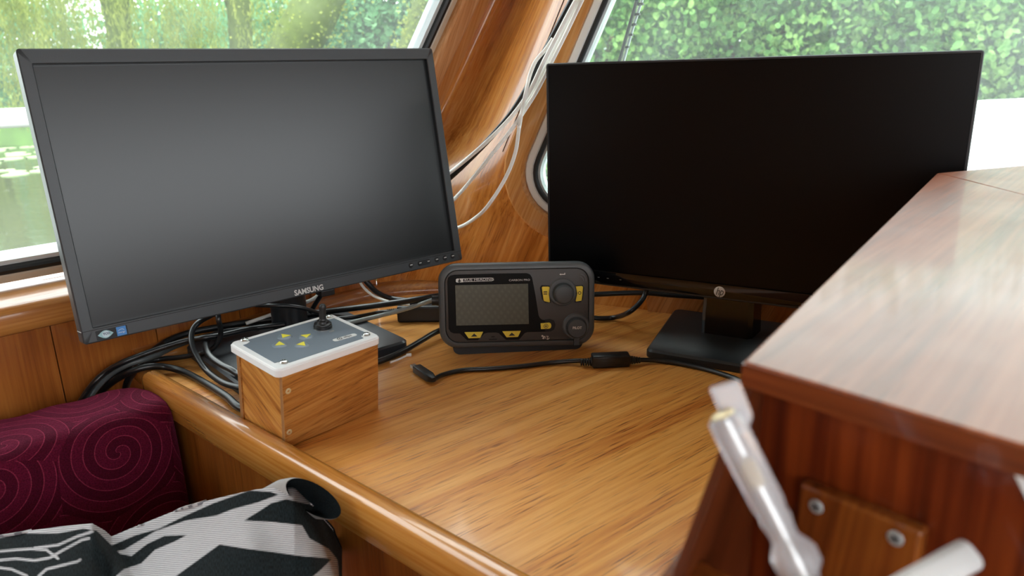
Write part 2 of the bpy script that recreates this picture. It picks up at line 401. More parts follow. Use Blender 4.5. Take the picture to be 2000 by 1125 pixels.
# sill with a rounded nose
s0, s1 = -1.0, 0.30
def sillpt(s, inn, z): return LP0 + D1*s + N1*inn + V(0, 0, z)
prof = [(-0.03, .085), (.104, .085), (.112, .089), (.114, .097), (.114, .112), (.110, .120), (.102, .1235), (-0.03, .1245)]
struct(loft('trim_3', [[sillpt(s, i, z) for i, z in prof] for s in (s0, s1)], m_sill, ang=50))
# pillar between the windows: hollow curved timber
def smooth(a, b, x):
    t = max(0.0, min(1.0, (x-a)/(b-a))); return t*t*(3-2*t)
LSa, LSb = [LF.p(sright(b)+0.073*k2, b, -.002) for b in (0.2, 0.5)]
def seam_left(z): return LSa + (LSb-LSa)*(z-LSa[2])/(LSb[2]-LSa[2])
def seam_right(z): return FF.p(uleft(z) - 0.026*math.sqrt(1+sl*sl), z, 0.003)
lowL = V(-.25, 1.318, 0); lowR = FF.p(0.16, 0, 0.0)
rows = []; zs = [0.0, .03, .06, .09, .12, .15, .18, .22, .26, .30, .35, .4, .5, .6, .7, .8, .92]
for z in zs:
    w = smooth(.06, .32, z); A = lowL*(1-w)+seam_left(max(z, .2))*w; A = V(A[0], A[1], z)
    w2 = smooth(.05, .22, z); B = lowR*(1-w2)+seam_right(max(z, zbot+.02))*w2; B = V(B[0], B[1], z)
    tA = unit(V(.80, .60, 0)*(1-w) + D1*w); tB = -D2
    dd = np.linalg.norm(B-A); c1 = A + tA*dd*.2; c2 = B + tB*dd*.2
    rows.append([A*(1-t)**3 + c1*3*t*(1-t)**2 + c2*3*t*t*(1-t) + B*t**3 for t in np.linspace(0, 1, 25)])
struct(loft('wall_corner', rows, m_pillar, cap0=False, cap1=False, closed=False, ang=80))
# timber closing the space between the sill, the port window strips and the pillar
fr_ = []
for z, row in zip(zs, rows):
    if z > .42: break
    b_ = max(0.0, (z-Z0)/LU[2]); T_ = LF.p(sright(b_)+0.055*k2, b_, -.001); T_ = V(T_[0], T_[1], z)
    fr_.append([T_*(1-t)+row[0]*t for t in np.linspace(0, 1, 6)])
struct(loft('wall_corner_panel', fr_, m_pillar, cap0=False, cap1=False, closed=False, ang=80))
ws_ = [V(-.55, 1.0, .1), V(-.335, 1.25, .1), V(-.25, 1.318, .1)]
wt_ = [LF.p(-.1, .005), LF.p(.2, .005), LF.p(sright(0)+.055*k2, .005)]
struct(mesh('wall_sill_panel', ws_+wt_, [(0, 1, 4, 3), (1, 2, 5, 4)], m_sill))
# plank seam on the pillar
sm = [rows[k][21] for k in range(8, len(rows))]
struct(tube('trim_4', [p + V(-.1, -.25, 0)*0.002 for p in sm], 0.0006, m_seam, seg=6, n=3))
# windscreen wall below the glass, and above both windows
struct(prism('wall_windscreen', [FF.p(0.16, -.72), FF.p(1.6, -.72), FF.p(1.6, zbot-.03), FF.p(-.02, zbot-.03), FF.p(.02, .06)], -FF.n*-0.0 - V(0, 0, 0) + (-FF.n)*0.02, m_front))
struct(prism('wall_header_port', [LF.p(-1.08, b1+.01), LF.p(sright(b1)+.3, b1+.01), LF.p(sright(b1)+.3, 1.15), LF.p(-1.08, 1.15)], -LF.n*0.02, m_pillar))
struct(prism('wall_header_windscreen', [FF.p(uleft(ZT)-.1, ZT+.03), FF.p(1.6, ZT+.03), FF.p(1.6, 1.2), FF.p(uleft(ZT)-.1, 1.2)], -FF.n*0.02, m_pillar))
struct(prism('wall_windscreen_end', [FF.p(1.187, zbot-.03), FF.p(1.6, zbot-.03), FF.p(1.6, ZT+.03), FF.p(1.187, ZT+.03)], -FF.n*0.02, m_front))
# ledge moulding at the foot of the walls
led = [V(-.55, 1.0, 0), V(-.335, 1.25, 0), V(-.25, 1.318, 0), V(-.14, 1.338, 0), V(-.04, 1.325, 0), V(.05, 1.275, 0), FF.p(-.10, 0, 0)]
lp = spline(led, 6); rg = []
for i, p in enumerate(lp):
    t = unit(lp[min(i+1, len(lp)-1)]-lp[max(i-1, 0)]); nn = V(t[1], -t[0], 0)
    rg.append([p+nn*a+V(0, 0, z) for a, z in ((-.015, -.001), (.026, -.001), (.026, .006), (.022, .0135), (.012, .019), (.003, .021), (-.015, .021))])
struct(loft('baseboard_port', rg, m_sill, ang=50))
# roof, starboard side, bulkhead, cabin sole
mc = plain('sole_board', '#7a4a26', 0.5, var=0.2, vscale=8)
struct(mesh('floor', [p*V(1, 1, 0)+V(0, 0, -.72) for p in (V(-1.35, .16, 0), V(-.30, -.84, 0), V(-.35, -1.0, 0), V(.10, -1.0, 0), FF.p(1.52, 0), FF.p(0.16, 0), V(-.16, 1.36, 0), V(-.25, 1.318, 0))], [tuple(range(8))], mc))
struct(box('ceiling', (0.1, -0.1, 1.22), (2.9, 3.0, .04), m_ceiling))
SB = V(1.18, .15, 0); SBN = -N1
def sbp(s, z): return SB + D1*s + V(0, 0, z)
for nm, z0, z1 in (('wall_starboard', -.72, .12), ('wall_header_starboard', .86, 1.2)):
    struct(prism(nm, [sbp(-1.6, z0), sbp(.64, z0), sbp(.64, z1), sbp(-1.6, z1)], N1*0.03, m_front))
for nm, z0, z1 in (('wall_aft_added', -.72, .30), ('wall_header_aft_added', .98, 1.21)):  # unseen wall added to cut light from astern, opening height set for brightness
    struct(prism(nm, [V(-.32, -1.0, z0), V(.09, -1.0, z0), V(.09, -1.0, z1), V(-.32, -1.0, z1)], V(0, -.03, 0), m_pillar))
# port aft bulkhead behind the bench
BP = V(-1.35, .16, 0)
struct(prism('wall_bulkhead', [BP+V(0, 0, -.72), BP+V(1.05, -1.0, -.72), BP+V(1.05, -1.0, 1.2), BP+V(0, 0, 1.2)], V(-.02, -.02, 0), m_pillar))

# ------------------------------------------------------------------ chart table with its fiddle rail
table = thing('chart_table', 'built-in varnished teak chart table with a raised rounded rail along its bench side', 'table', (0, 0, 0))
RH = .016
RI0 = onz(472, 810, RH)                                        # inner foot of the rail
def railp(s, o, z): return V(RI0[0], RI0[1], 0) + RD*s + RN*o + V(0, 0, z)
def px_of(P):
    q = CM @ (np.array(P)-EYE); return 1000+FPX*q[0]/q[2]
SE = min(np.linspace(-.36, -.2, 161), key=lambda t: abs(px_of(railp(t, .010, RH))-283))   # far end of the rail
rin = [railp(SE-.008, .006, 0), railp(1.05, .006, 0)]
tt = [rin[1], V(.80, -.15, 0), FF.p(1.45, 0), FF.p(0.13, 0), V(.06, 1.30, 0), V(-.05, 1.35, 0), V(-.16, 1.36, 0), V(-.26, 1.325, 0), V(-.345, 1.255, 0), V(-.56, 1.005, 0), rin[0]]
prism('tabletop', [p + V(0, 0, -.022) for p in tt], V(0, 0, .022), m_table, table)
rprof = [(0.0, -.024), (0.0, .0112), (.002, .0144), (.006, .016), (.013, .016), (.018, .0142), (.0205, .0107), (.0215, .006), (.0215, -.027), (.019, -.030), (.006, -.030)]
rr = []
for s, sh in ((SE, .25), (SE+.0005, .45), (SE+.004, .72), (SE+.010, .9), (SE+.018, 1.0), (1.05, 1.0)):
    rr.append([railp(s, .0107 + (o-.0107)*sh, -.007 + (z+.007)*sh) for o, z in rprof])
loft('fiddle_rail', rr, m_rail, table, ang=50)
prism('side_panel', [railp(SE+.012, .004, -.70), railp(1.05, .004, -.70), railp(1.05, .004, -.022), railp(SE+.012, .004, -.022)], RN*0.006, m_side, table)

# ------------------------------------------------------------------ bench cushion
def velvet():
    m, nt, b = base_mat('burgundy_velvet'); N = nt.nodes.new; L = nt.links.new
    tc = N('ShaderNodeTexCoord'); sc = N('ShaderNodeVectorMath'); sc.operation = 'SCALE'; sc.inputs['Scale'].default_value = 9.3; L(tc.outputs['Object'], sc.inputs[0])
    # flatten on the dominant faces: u along the wall, v = height or depth
    du = N('ShaderNodeVectorMath'); du.operation = 'DOT_PRODUCT'; du.inputs[1].default_value = tuple(D1); L(sc.outputs[0], du.inputs[0])
    dv = N('ShaderNodeVectorMath'); dv.operation = 'DOT_PRODUCT'; dv.inputs[1].default_value = tuple(unit(V(0, 0, 1) - N1*1.0)*1.3); L(sc.outputs[0], dv.inputs[0])
    cb = N('ShaderNodeCombineXYZ'); L(du.outputs['Value'], cb.inputs[0]); L(dv.outputs['Value'], cb.inputs[1])
    vo = N('ShaderNodeTexVoronoi'); vo.voronoi_dimensions = '2D'; vo.inputs['Scale'].default_value = 1.0; vo.inputs['Randomness'].default_value = 0.65; L(cb.outputs[0], vo.inputs['Vector'])
    sb = N('ShaderNodeVectorMath'); sb.operation = 'SUBTRACT'; L(cb.outputs[0], sb.inputs[0]); L(vo.outputs['Position'], sb.inputs[1])
    sx = N('ShaderNodeSeparateXYZ'); L(sb.outputs[0], sx.inputs[0])
    at = N('ShaderNodeMath'); at.operation = 'ARCTAN2'; L(sx.outputs[1], at.inputs[0]); L(sx.outputs[0], at.inputs[1])
    rr_ = N('ShaderNodeMath'); rr_.operation = 'MULTIPLY'; rr_.inputs[1].default_value = 27.0; L(vo.outputs['Distance'], rr_.inputs[0])
    ad = N('ShaderNodeMath'); L(at.outputs[0], ad.inputs[0]); L(rr_.outputs[0], ad.inputs[1])
    sn = N('ShaderNodeMath'); sn.operation = 'SINE'; L(ad.outputs[0], sn.inputs[0])
    m2 = N('ShaderNodeMath'); m2.operation = 'ABSOLUTE'; L(sn.outputs[0], m2.inputs[0])
    mr = N('ShaderNodeMapRange'); mr.inputs['From Min'].default_value = 0.0; mr.inputs['From Max'].default_value = 0.22; mr.inputs['To Min'].default_value = 1.0; mr.inputs['To Max'].default_value = 0.0; L(m2.outputs[0], mr.inputs['Value'])
    wide = N('ShaderNodeMath'); wide.operation = 'GREATER_THAN'; wide.inputs[1].default_value = 0.1; L(sn.outputs[0], wide.inputs[0])
    nz = N('ShaderNodeTexNoise'); nz.inputs['Scale'].default_value = 700; nz.inputs['Detail'].default_value = 3; L(tc.outputs['Object'], nz.inputs['Vector'])
    c1 = N('ShaderNodeMix'); c1.data_type = 'RGBA'; c1.inputs[6].default_value = lin('#4c0a22'); c1.inputs[7].default_value = lin('#5c102b'); L(wide.outputs[0], c1.inputs[0])
    c2 = N('ShaderNodeMix'); c2.data_type = 'RGBA'; c2.inputs[7].default_value = lin('#96344f'); L(mr.outputs[0], c2.inputs[0]); L(c1.outputs[2], c2.inputs[6])
    c3 = N('ShaderNodeMix'); c3.data_type = 'RGBA'; c3.blend_type = 'MULTIPLY'; c3.inputs[0].default_value = 0.7; L(c2.outputs[2], c3.inputs[6])
    rp = N('ShaderNodeValToRGB'); rp.color_ramp.elements[0].position = .35; rp.color_ramp.elements[1].position = .65; rp.color_ramp.elements[0].color = (.35, .35, .35, 1); L(nz.outputs['Fac'], rp.inputs[0]); L(rp.outputs[0], c3.inputs[7])
    L(c3.outputs[2], b.inputs['Base Color']); b.inputs['Roughness'].default_value = 0.9; b.inputs['Specular IOR Level'].default_value = 0.1
    b.inputs['Sheen Weight'].default_value = 0.35; b.inputs['Sheen Roughness'].default_value = 0.35; b.inputs['Sheen Tint'].default_value = (.85, .12, .3, 1)
    bp = N('ShaderNodeBump'); bp.inputs['Strength'].default_value = 0.6; bp.inputs['Distance'].default_value = 0.0015; L(nz.outputs['Fac'], bp.inputs['Height']); L(bp.outputs[0], b.inputs['Normal'])
    return m
m_velvet = velvet()
cz = .002
ca = onz(274, 739, cz); cb_ = onz(338, 783, cz); cc = onz(0, 890, cz); cd = onz(0, 806, cz)
back = unit(cc-cb_); 
def off_rail(P):
    o = (P-V(RI0[0], RI0[1], 0)) @ RN; return P + RN*max(0.0, .0222-o)
def off_wall(P, gap):
    w = (P-V(-.67, .865, 0)) @ V(.72, -.694, 0); return P + V(.72, -.694, 0)*max(0.0, gap-w)
ca = off_rail(off_wall(ca, .026)); cb_ = off_rail(cb_)
cush_poly = [cb_, ca, off_wall(ca + unit(cd-ca)*.6, .004), cb_ + unit(cc-cb_)*.6]
def cushion():
    # a rounded block with slightly swollen faces
    n_u, rings = 60, []
    prof = []
    for i in range(7): prof.append(('t', i/6))
    A0, A1, B0, B1 = cush_poly[0], cush_poly[1], cush_poly[3], cush_poly[2]
    r = .022
    for k in range(n_u+1):
        t = k/n_u
        f = A0*(1-t)+B0*t; bkk = A1*(1-t)+B1*t; w = bkk-f; wl_ = np.linalg.norm(w); wn_ = w/wl_
        end = min(1.0, t*.6/.03); e = math.sqrt(max(0.0, 1-(1-end)**2)); sh = .88+.12*e
        ring = []
        H = .62
        pts = [(0, -H), (-.004, -.30), (-.006, -.14), (-.004, -.06), (0, -r)]
        pts += [(r-r*math.cos(a), -r+r*math.sin(a)) for a in np.linspace(0.2, 1.57, 6)]
        pts += [(wl_*.35, .002), (wl_*.65, .002)] + [(wl_-r+r*math.sin(a), -r+r*math.cos(a)) for a in np.linspace(0, 1.4, 6)] + [(wl_, -.1), (wl_, -H)]
        for o, z in pts:
            o2 = wl_/2+(o-wl_/2)*sh; wob = 0.0012*math.sin(t*57+o*40)
            ring.append(f + wn_*o2 + V(0, 0, z - (1-sh)*.06 + wob))
        rings.append(ring)
    return loft('bench_cushion', rings, m_velvet, ang=85)
tag(cushion(), 'burgundy velvet bench backrest cushion with swirl pattern below the window sill', 'cushion')

# ------------------------------------------------------------------ striped throw on the bench
def throw_mat():
    m, nt, b = base_mat('woven_throw'); N = nt.nodes.new; L = nt.links.new
    at = N('ShaderNodeAttribute'); at.attribute_name = 'pattern'
    uv = N('ShaderNodeUVMap'); uv.uv_map = 'cloth'
    nz = N('ShaderNodeTexNoise'); nz.inputs['Scale'].default_value = 90; nz.inputs['Detail'].default_value = 2; L(uv.outputs[0], nz.inputs['Vector'])
    a2 = N('ShaderNodeMath'); a2.operation = 'MULTIPLY_ADD'; a2.inputs[1].default_value = 0.03; L(nz.outputs['Fac'], a2.inputs[0]); L(at.outputs['Fac'], a2.inputs[2])
    th = N('ShaderNodeMapRange'); th.inputs['From Min'].default_value = 0.505; th.inputs['From Max'].default_value = 0.525; L(a2.outputs[0], th.inputs['Value'])
    # weave: thin dark weft lines on the light ground
    wv = N('ShaderNodeTexWave'); wv.bands_direction = 'Y'; wv.inputs['Scale'].default_value = 8.5; wv.inputs['Distortion'].default_value = 1.0; wv.inputs['Detail'].default_value = 2; L(uv.outputs[0], wv.inputs['Vector'])
    lr = N('ShaderNodeValToRGB'); lr.color_ramp.elements[0].position = .15; lr.color_ramp.elements[0].color = lin('#7d7a80'); lr.color_ramp.elements[1].position = .5; lr.color_ramp.elements[1].color = lin('#c6c2c4'); L(wv.outputs['Fac'], lr.inputs[0])
    # chenille pile
    mp = N('ShaderNodeMapping'); mp.inputs['Scale'].default_value = (60, 14, 1); L(uv.outputs[0], mp.inputs[0])
    n2 = N('ShaderNodeTexNoise'); n2.inputs['Scale'].default_value = 1; n2.inputs['Detail'].default_value = 5; L(mp.outputs[0], n2.inputs['Vector'])
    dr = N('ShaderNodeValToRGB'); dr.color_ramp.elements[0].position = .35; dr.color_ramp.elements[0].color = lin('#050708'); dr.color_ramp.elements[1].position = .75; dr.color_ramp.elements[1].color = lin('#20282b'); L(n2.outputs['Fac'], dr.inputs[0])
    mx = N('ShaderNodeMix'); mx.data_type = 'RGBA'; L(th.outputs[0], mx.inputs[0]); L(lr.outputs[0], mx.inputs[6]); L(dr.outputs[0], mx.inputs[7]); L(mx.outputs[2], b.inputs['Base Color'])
    b.inputs['Roughness'].default_value = 0.95; b.inputs['Specular IOR Level'].default_value = 0.05; b.inputs['Sheen Weight'].default_value = 0.05
    hb = N('ShaderNodeMix'); hb.data_type = 'FLOAT'; L(th.outputs[0], hb.inputs[0]); L(wv.outputs['Fac'], hb.inputs[2]); L(n2.outputs['Fac'], hb.inputs[3])
    bp = N('ShaderNodeBump'); bp.inputs['Strength'].default_value = 0.5; bp.inputs['Distance'].default_value = 0.001; L(hb.outputs[0], bp.inputs['Height']); L(bp.outputs[0], b.inputs['Normal'])
    return m
m_throw = throw_mat()
m_pile = plain('charcoal_pile', '#1b2124', 0.95, spec=0.05, bump=1.0, bscale=900, var=0.5, vscale=500)
m_lining = plain('grey_weave', '#a9a6a4', 0.9, spec=0.05, bump=0.6, bscale=1500, var=0.15, vscale=900)
def crop7(pts): return [(x/2.647, 700+y/2.647) for x, y in pts]
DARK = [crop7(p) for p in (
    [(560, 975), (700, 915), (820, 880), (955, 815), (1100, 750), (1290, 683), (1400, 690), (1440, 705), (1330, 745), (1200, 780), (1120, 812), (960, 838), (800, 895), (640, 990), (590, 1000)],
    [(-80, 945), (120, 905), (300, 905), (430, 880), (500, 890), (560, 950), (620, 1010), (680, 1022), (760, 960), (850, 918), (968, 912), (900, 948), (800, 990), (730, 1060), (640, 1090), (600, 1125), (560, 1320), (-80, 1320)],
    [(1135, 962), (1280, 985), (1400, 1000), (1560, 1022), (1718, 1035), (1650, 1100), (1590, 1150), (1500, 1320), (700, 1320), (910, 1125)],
    [(1560, 860), (1600, 930), (1700, 985), (1745, 1040), (1752, 1125), (1740, 1320), (1950, 1320), (1950, 800), (1700, 800)],  # not pattern: shade of the right-hand fold, put into the cloth colour
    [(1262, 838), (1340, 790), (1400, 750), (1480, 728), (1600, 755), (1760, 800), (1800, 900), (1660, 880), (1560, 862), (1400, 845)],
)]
LINES = [crop7(p) for p in (
    [(-20, 1000), (80, 990), (160, 985), (240, 990), (300, 1035)], [(-20, 1045), (80, 1035), (180, 1045), (260, 1030), (310, 1000), (420, 940), (460, 930)],
    [(200, 1125), (240, 1090), (320, 1070), (400, 1050), (415, 1040)], [(180, 980), (300, 965), (400, 920), (480, 895)], [(-20, 1080), (60, 1090), (140, 1125)])]
def sd_poly(x, y, P):
    P = np.array(P); d = 1e9; inside = np.zeros_like(x, bool); d = np.full_like(x, 1e9)
    for i in range(len(P)):
        a, b = P[i], P[(i+1) % len(P)]; e = b-a; L2 = e @ e
        t = np.clip(((x-a[0])*e[0]+(y-a[1])*e[1])/L2, 0, 1); d = np.minimum(d, np.hypot(x-a[0]-t*e[0], y-a[1]-t*e[1]))
        c = ((a[1] > y) != (b[1] > y)) & (x < (b[0]-a[0])*(y-a[1])/(b[1]-a[1]+1e-12)+a[0]); inside ^= c
    return np.where(inside, d, -d)
def sd_line(x, y, P):
    d = np.full_like(x, 1e9); P = np.array(P)
    for a, b in zip(P[:-1], P[1:]):
        e = b-a; t = np.clip(((x-a[0])*e[0]+(y-a[1])*e[1])/(e @ e), 0, 1); d = np.minimum(d, np.hypot(x-a[0]-t*e[0], y-a[1]-t*e[1]))
    return d
def make_throw():
    root = thing('throw_blanket', 'grey and charcoal zebra-patterned woven throw bunched up on the bench', 'blanket', onz(350, 1300, -.35))
    o0 = np.array(root.location)
    NX, NY = 230, 150
    top = [(-80, 1048), (0, 1046), (60, 1036), (120, 1028), (180, 1022), (205, 1036), (218, 1048), (250, 1034), (300, 1014), (360, 990), (420, 974), (470, 962), (500, 956), (540, 952), (575, 952), (610, 985), (650, 1030), (672, 1080), (680, 1125)]
    tx, ty = zip(*top)
    X = np.linspace(-80, 668, NX); verts = []; PX = []; PY = []
    for j in range(NY+1):
        v = j/NY
        for x in X:
            y0 = np.interp(x, tx, ty); yb = 1330.0
            if v < .12:                      # far side, folding down behind the ridge
                q = (0.12-v)/.12; y = y0 + 6*q*q + 40*q**3; D = np.interp(x, [-80, 300, 668], [.70, .735, .70]) + .05*q
                dz = -.10*q*q
            else:
                q = (v-.12)/.88; y = y0 + (yb-y0)*q; D = np.interp(x, [-80, 300, 668], [.70, .735, .70]) - .02*math.sqrt(q) - .20*q; dz = 0
            wr = .006*math.sin(x*.021+y*.013) + .004*math.sin(x*.05-y*.03) + .012*math.exp(-((x-212-(y-1040)*.6)/22)**2)*(1 if y < 1180 else .5) - .010*math.exp(-((x-180-(y-1040)*.6)/20)**2)
            rt = max(0.0, (x-600)/68); D2_ = D + wr*(1 if v >= .12 else .3) + .05*rt*rt
            P = dep(x, y, D2_); P = P + V(0, 0, dz); verts.append(P-o0); PX.append(x); PY.append(y)
    PX = np.array(PX); PY = np.array(PY)
    faces = [(j*NX+i, j*NX+i+1, (j+1)*NX+i+1, (j+1)*NX+i) for j in range(NY) for i in range(NX-1)]
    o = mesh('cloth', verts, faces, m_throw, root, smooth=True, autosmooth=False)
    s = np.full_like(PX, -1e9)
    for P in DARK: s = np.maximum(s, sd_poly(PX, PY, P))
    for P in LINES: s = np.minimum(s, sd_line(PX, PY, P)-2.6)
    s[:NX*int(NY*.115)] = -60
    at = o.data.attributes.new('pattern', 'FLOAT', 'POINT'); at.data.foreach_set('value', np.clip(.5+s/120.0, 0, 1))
    uvl = o.data.uv_layers.new(name='cloth'); li = np.zeros(len(o.data.loops), int); o.data.loops.foreach_get('vertex_index', li)
    uvs = np.stack([PX[li]/100, PY[li]/100 + PX[li]/1400], 1).ravel(); uvl.data.foreach_set('uv', uvs)
    md = o.modifiers.new('thick', 'SOLIDIFY'); md.thickness = 0.004; md.offset = 1
    # rolled corner, open end showing the pile lining
    Dm = .69
    cx, cy = 612, 974
    cen = dep(cx, cy, Dm); e1 = unit(dep(cx+50, cy+16, Dm)-cen); e2 = unit(dep(cx-12, cy-36, Dm)-cen)
    pxm = Dm/FPX; axis = unit(dep(cx-90, cy+2, Dm+.045)-cen)
    def ringat(k, ra, rb, sh=0): return [cen - o0 + axis*k + (e1*math.cos(a)*ra + e2*math.sin(a)*rb)*pxm + e2*sh*pxm for a in np.linspace(0, 2*math.pi, 33)[:-1]]
    loft('rolled_hem', [ringat(.075, 36, 20, -10), ringat(.05, 44, 28, -4), ringat(.02, 54, 38), ringat(.004, 57, 40), ringat(0, 55, 38.5), ringat(.002, 53, 37)], m_lining, root, cap0=True, cap1=False, ang=80)
    loft('hem_lining', [ringat(-.001, 54, 38), ringat(.003, 48, 32), ringat(.02, 43, 27), ringat(.05, 36, 20)], m_pile, root, cap0=False, cap1=True, ang=80)
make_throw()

# ------------------------------------------------------------------ console (right)
ZC = 0.276
KS = (EYE[2]-ZC)/.127
k_a, k_b, k_c = onz(1452, 705, ZC), onz(1830, 338, ZC), onz(2000, 868, ZC)
KE = unit(k_b-k_a); KF = unit(k_c-k_a)                     # left edge going forward, front edge going right
KM = V(KE[1], -KE[0], 0)                                   # inward from the left edge (to the right)
def kp(e, f, z=ZC): return V(k_a[0], k_a[1], 0) + KE*e + KF*f + V(0, 0, z)
CP = kp(.012, .003, 0)
def cheek(x, y, off=0.0): return onplane(x, y, CP + KM*off, KM)
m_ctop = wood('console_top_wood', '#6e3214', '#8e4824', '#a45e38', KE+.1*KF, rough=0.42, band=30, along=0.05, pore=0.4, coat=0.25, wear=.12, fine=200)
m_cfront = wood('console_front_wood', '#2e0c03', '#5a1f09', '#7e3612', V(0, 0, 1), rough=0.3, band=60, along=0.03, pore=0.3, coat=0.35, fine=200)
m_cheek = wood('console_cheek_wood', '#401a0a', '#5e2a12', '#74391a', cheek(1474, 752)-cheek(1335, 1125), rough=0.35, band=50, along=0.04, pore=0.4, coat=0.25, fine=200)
m_clip = wood('console_lip_wood', '#4a1d0c', '#632b12', '#7a3c1c', KF, rough=0.3, band=40, along=0.05, pore=0.4, coat=0.5)
m_block = wood('block_wood', '#5a2a10', '#7a3f18', '#96561f', V(0, 0, 1)+.1*KF, rough=0.22, band=34, along=0.05, pore=0.3, coat=0.8)
console = thing('helm_console', 'reddish mahogany console with an overhanging flat top beside the chart table', 'console', (k_a[0], k_a[1], 0))
ko = np.array(console.location)
TK = 0.0115*KS
far_l = k_b; far_r = onz(2000, 323, ZC)
fe = unit(far_r-far_l)
mit = unit(onz(2000, 381, ZC)-onz(1858, 345, ZC))
m0 = onz(1850, 342, ZC)
W_ = 0.6
fr = k_a + KF*W_
def up(P): return P-ko
# boards of the top: long planks along KE, and a mitred end board
tops = [far_l, far_l + fe*1.0, fr, k_a]
mline = [m0, m0 + mit*0.75]
bw = 0.078
Lk = np.linalg.norm(k_b-k_a)
q1 = far_l+fe*.34; q2 = q1+D2*.30; tm = np.linalg.solve(np.array([[mit[0], -KF[0]], [mit[1], -KF[1]]]), (k_a-m0)[:2])[0]; m_end = m0+mit*tm   # the mitre runs out at the front edge
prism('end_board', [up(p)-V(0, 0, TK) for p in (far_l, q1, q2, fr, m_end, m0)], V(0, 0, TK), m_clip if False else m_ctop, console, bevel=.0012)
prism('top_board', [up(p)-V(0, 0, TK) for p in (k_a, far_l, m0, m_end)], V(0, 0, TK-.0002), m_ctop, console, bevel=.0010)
prism('front_edge', [up(p) for p in (kp(-.0008, -.0002, ZC-.0010), kp(-.0008, W_, ZC-.0010), kp(-.0008, W_, ZC-TK), kp(-.0008, -.0002, ZC-TK))], KE*.0012, m_clip, console)
ctr = (k_a+far_l+q2+fr)/4
def inn(P, z): return up((P*.94+ctr*.06)*V(1, 1, 0)+V(0, 0, z))
for nm_, Pa, Pb in (('starboard_cheek', fr, q2), ('end_panel', q2, q1), ('end_panel', q1, far_l)):
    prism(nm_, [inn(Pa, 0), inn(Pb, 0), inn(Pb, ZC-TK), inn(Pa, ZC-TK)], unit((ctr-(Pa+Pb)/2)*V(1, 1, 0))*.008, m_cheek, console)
prism('top_lip', [up(p) for p in (kp(.004, .004, ZC-TK), kp(.004, W_, ZC-TK), kp(.004, W_, ZC-TK-.003), kp(.004, .004, ZC-TK-.003))], KE*.018, m_clip, console, bevel=.001)
# left cheek, seen from inside: its front edge slopes towards the helmsman
A0, A1 = cheek(1474, 752), cheek(1335, 1125)
A2 = A0 + (A1-A0)*2.6
B0c = kp(.022, .004, ZC-TK-.003)
A0t = V(A0[0], A0[1], ZC-TK)+KE*.003
ez = A2*V(1, 1, 0)
er = ((V(RI0[0], RI0[1], 0)-ez) @ RN)/(KE @ RN)             # where the cheek comes down inside the rail
ck = [A0t, A0, A2, ez+V(0, 0, RH), ez+KE*(er+.002)+V(0, 0, RH), ez+KE*(er+.002), ez+KE*.58, A0t + KE*(Lk-.06)]
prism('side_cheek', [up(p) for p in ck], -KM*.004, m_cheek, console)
# front panel, undercut
PU = V(0, 0, 1.0); KFr = Frame(B0c, KF, PU - KF*(PU @ KF))
def fp(a, b, d=0.0): return KFr.p(a, b, d)
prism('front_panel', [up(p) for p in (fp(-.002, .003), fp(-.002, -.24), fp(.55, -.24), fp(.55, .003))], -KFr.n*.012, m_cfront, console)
# block with two screws
def fpx(x, y, d=0): return KFr.px(x, y, d)
bt = -.008*KS
q = [fpx(1560, 947, bt), fpx(1803, 1035, bt)]
bx0, bx1 = q[0][0], q[1][0]; by = (q[0][1]+q[1][1])/2
blk = prism('mounting_block', [up(fp(bx0, by, bt)), up(fp(bx0, by-.10, bt)), up(fp(bx1, by-.10, bt)), up(fp(bx1, by, bt))], -KFr.n*.008*KS, m_block, console, bevel=.0016)
for (sx_, sy_) in ((1593, 990), (1748, 1052)):
    a, b = fpx(sx_, sy_, bt-.0004)
    sc = lathe('screw', [(0, .0), (.0030, 0), (.0032, .0004), (.0026, .0009), (0, .0010)], up(fp(a, b, bt+.0002)), KFr.n, m_zinc, blk, seg=20)
    for ang in (0.5, 2.07):
        box('screw_slot', up(fp(a, b, bt-.0008)), (.0034, .0007, .0005), m_hole, blk, axes=[KFr.x*math.cos(ang)+KFr.u*math.sin(ang), -KFr.x*math.sin(ang)+KFr.u*math.cos(ang), KFr.n])
# pale card fixed to the right of the panel
w0, w1, w2 = fpx(1968, 902, -.002), fpx(2010, 985, -.002), fpx(2060, 900, -.002)
pc = prism('notice_card', [up(fp(*w0, -.002)), up(fp(*w1, -.002)), up(fp(w1[0]+.05, w1[1]-.02, -.002)), up(fp(w1[0]+.06, w0[1]-.006, -.002))], -KFr.n*.0016, m_white, console)
# holder for the tools, below the picture
hz0 = dep(1600, 1290, .255*KS)
prism('tool_rack', [up(p) for p in (hz0-KF*.06-KE*.014, hz0+KF*.11-KE*.014, hz0+KF*.11+KE*.016, hz0-KF*.06+KE*.016)], V(0, 0, -.010), m_block, console)

# ------------------------------------------------------------------ voltage tester and white tool
m_clear, nt_, b_ = base_mat('clear_plastic')
b_.inputs['Base Color'].default_value = (.97, .96, .99, 1); b_.inputs['Transmission Weight'].default_value = 0.74; b_.inputs['Roughness'].default_value = 0.22; b_.inputs['IOR'].default_value = 1.3
nzz = nt_.nodes.new('ShaderNodeTexNoise'); nzz.inputs['Scale'].default_value = 300; tcc = nt_.nodes.new('ShaderNodeTexCoord'); nt_.links.new(tcc.outputs['Object'], nzz.inputs[0])
bpp = nt_.nodes.new('ShaderNodeBump'); bpp.inputs['Strength'].default_value = .1; bpp.inputs['Distance'].default_value = .0005; nt_.links.new(nzz.outputs['Fac'], bpp.inputs['Height']); nt_.links.new(bpp.outputs[0], b_.inputs['Normal'])
m_neon = plain('amber_lamp', '#a98d55', 0.3, var=.1)
DT = .275*KS
def tp(x, y, D=DT): return dep(x, y, D)
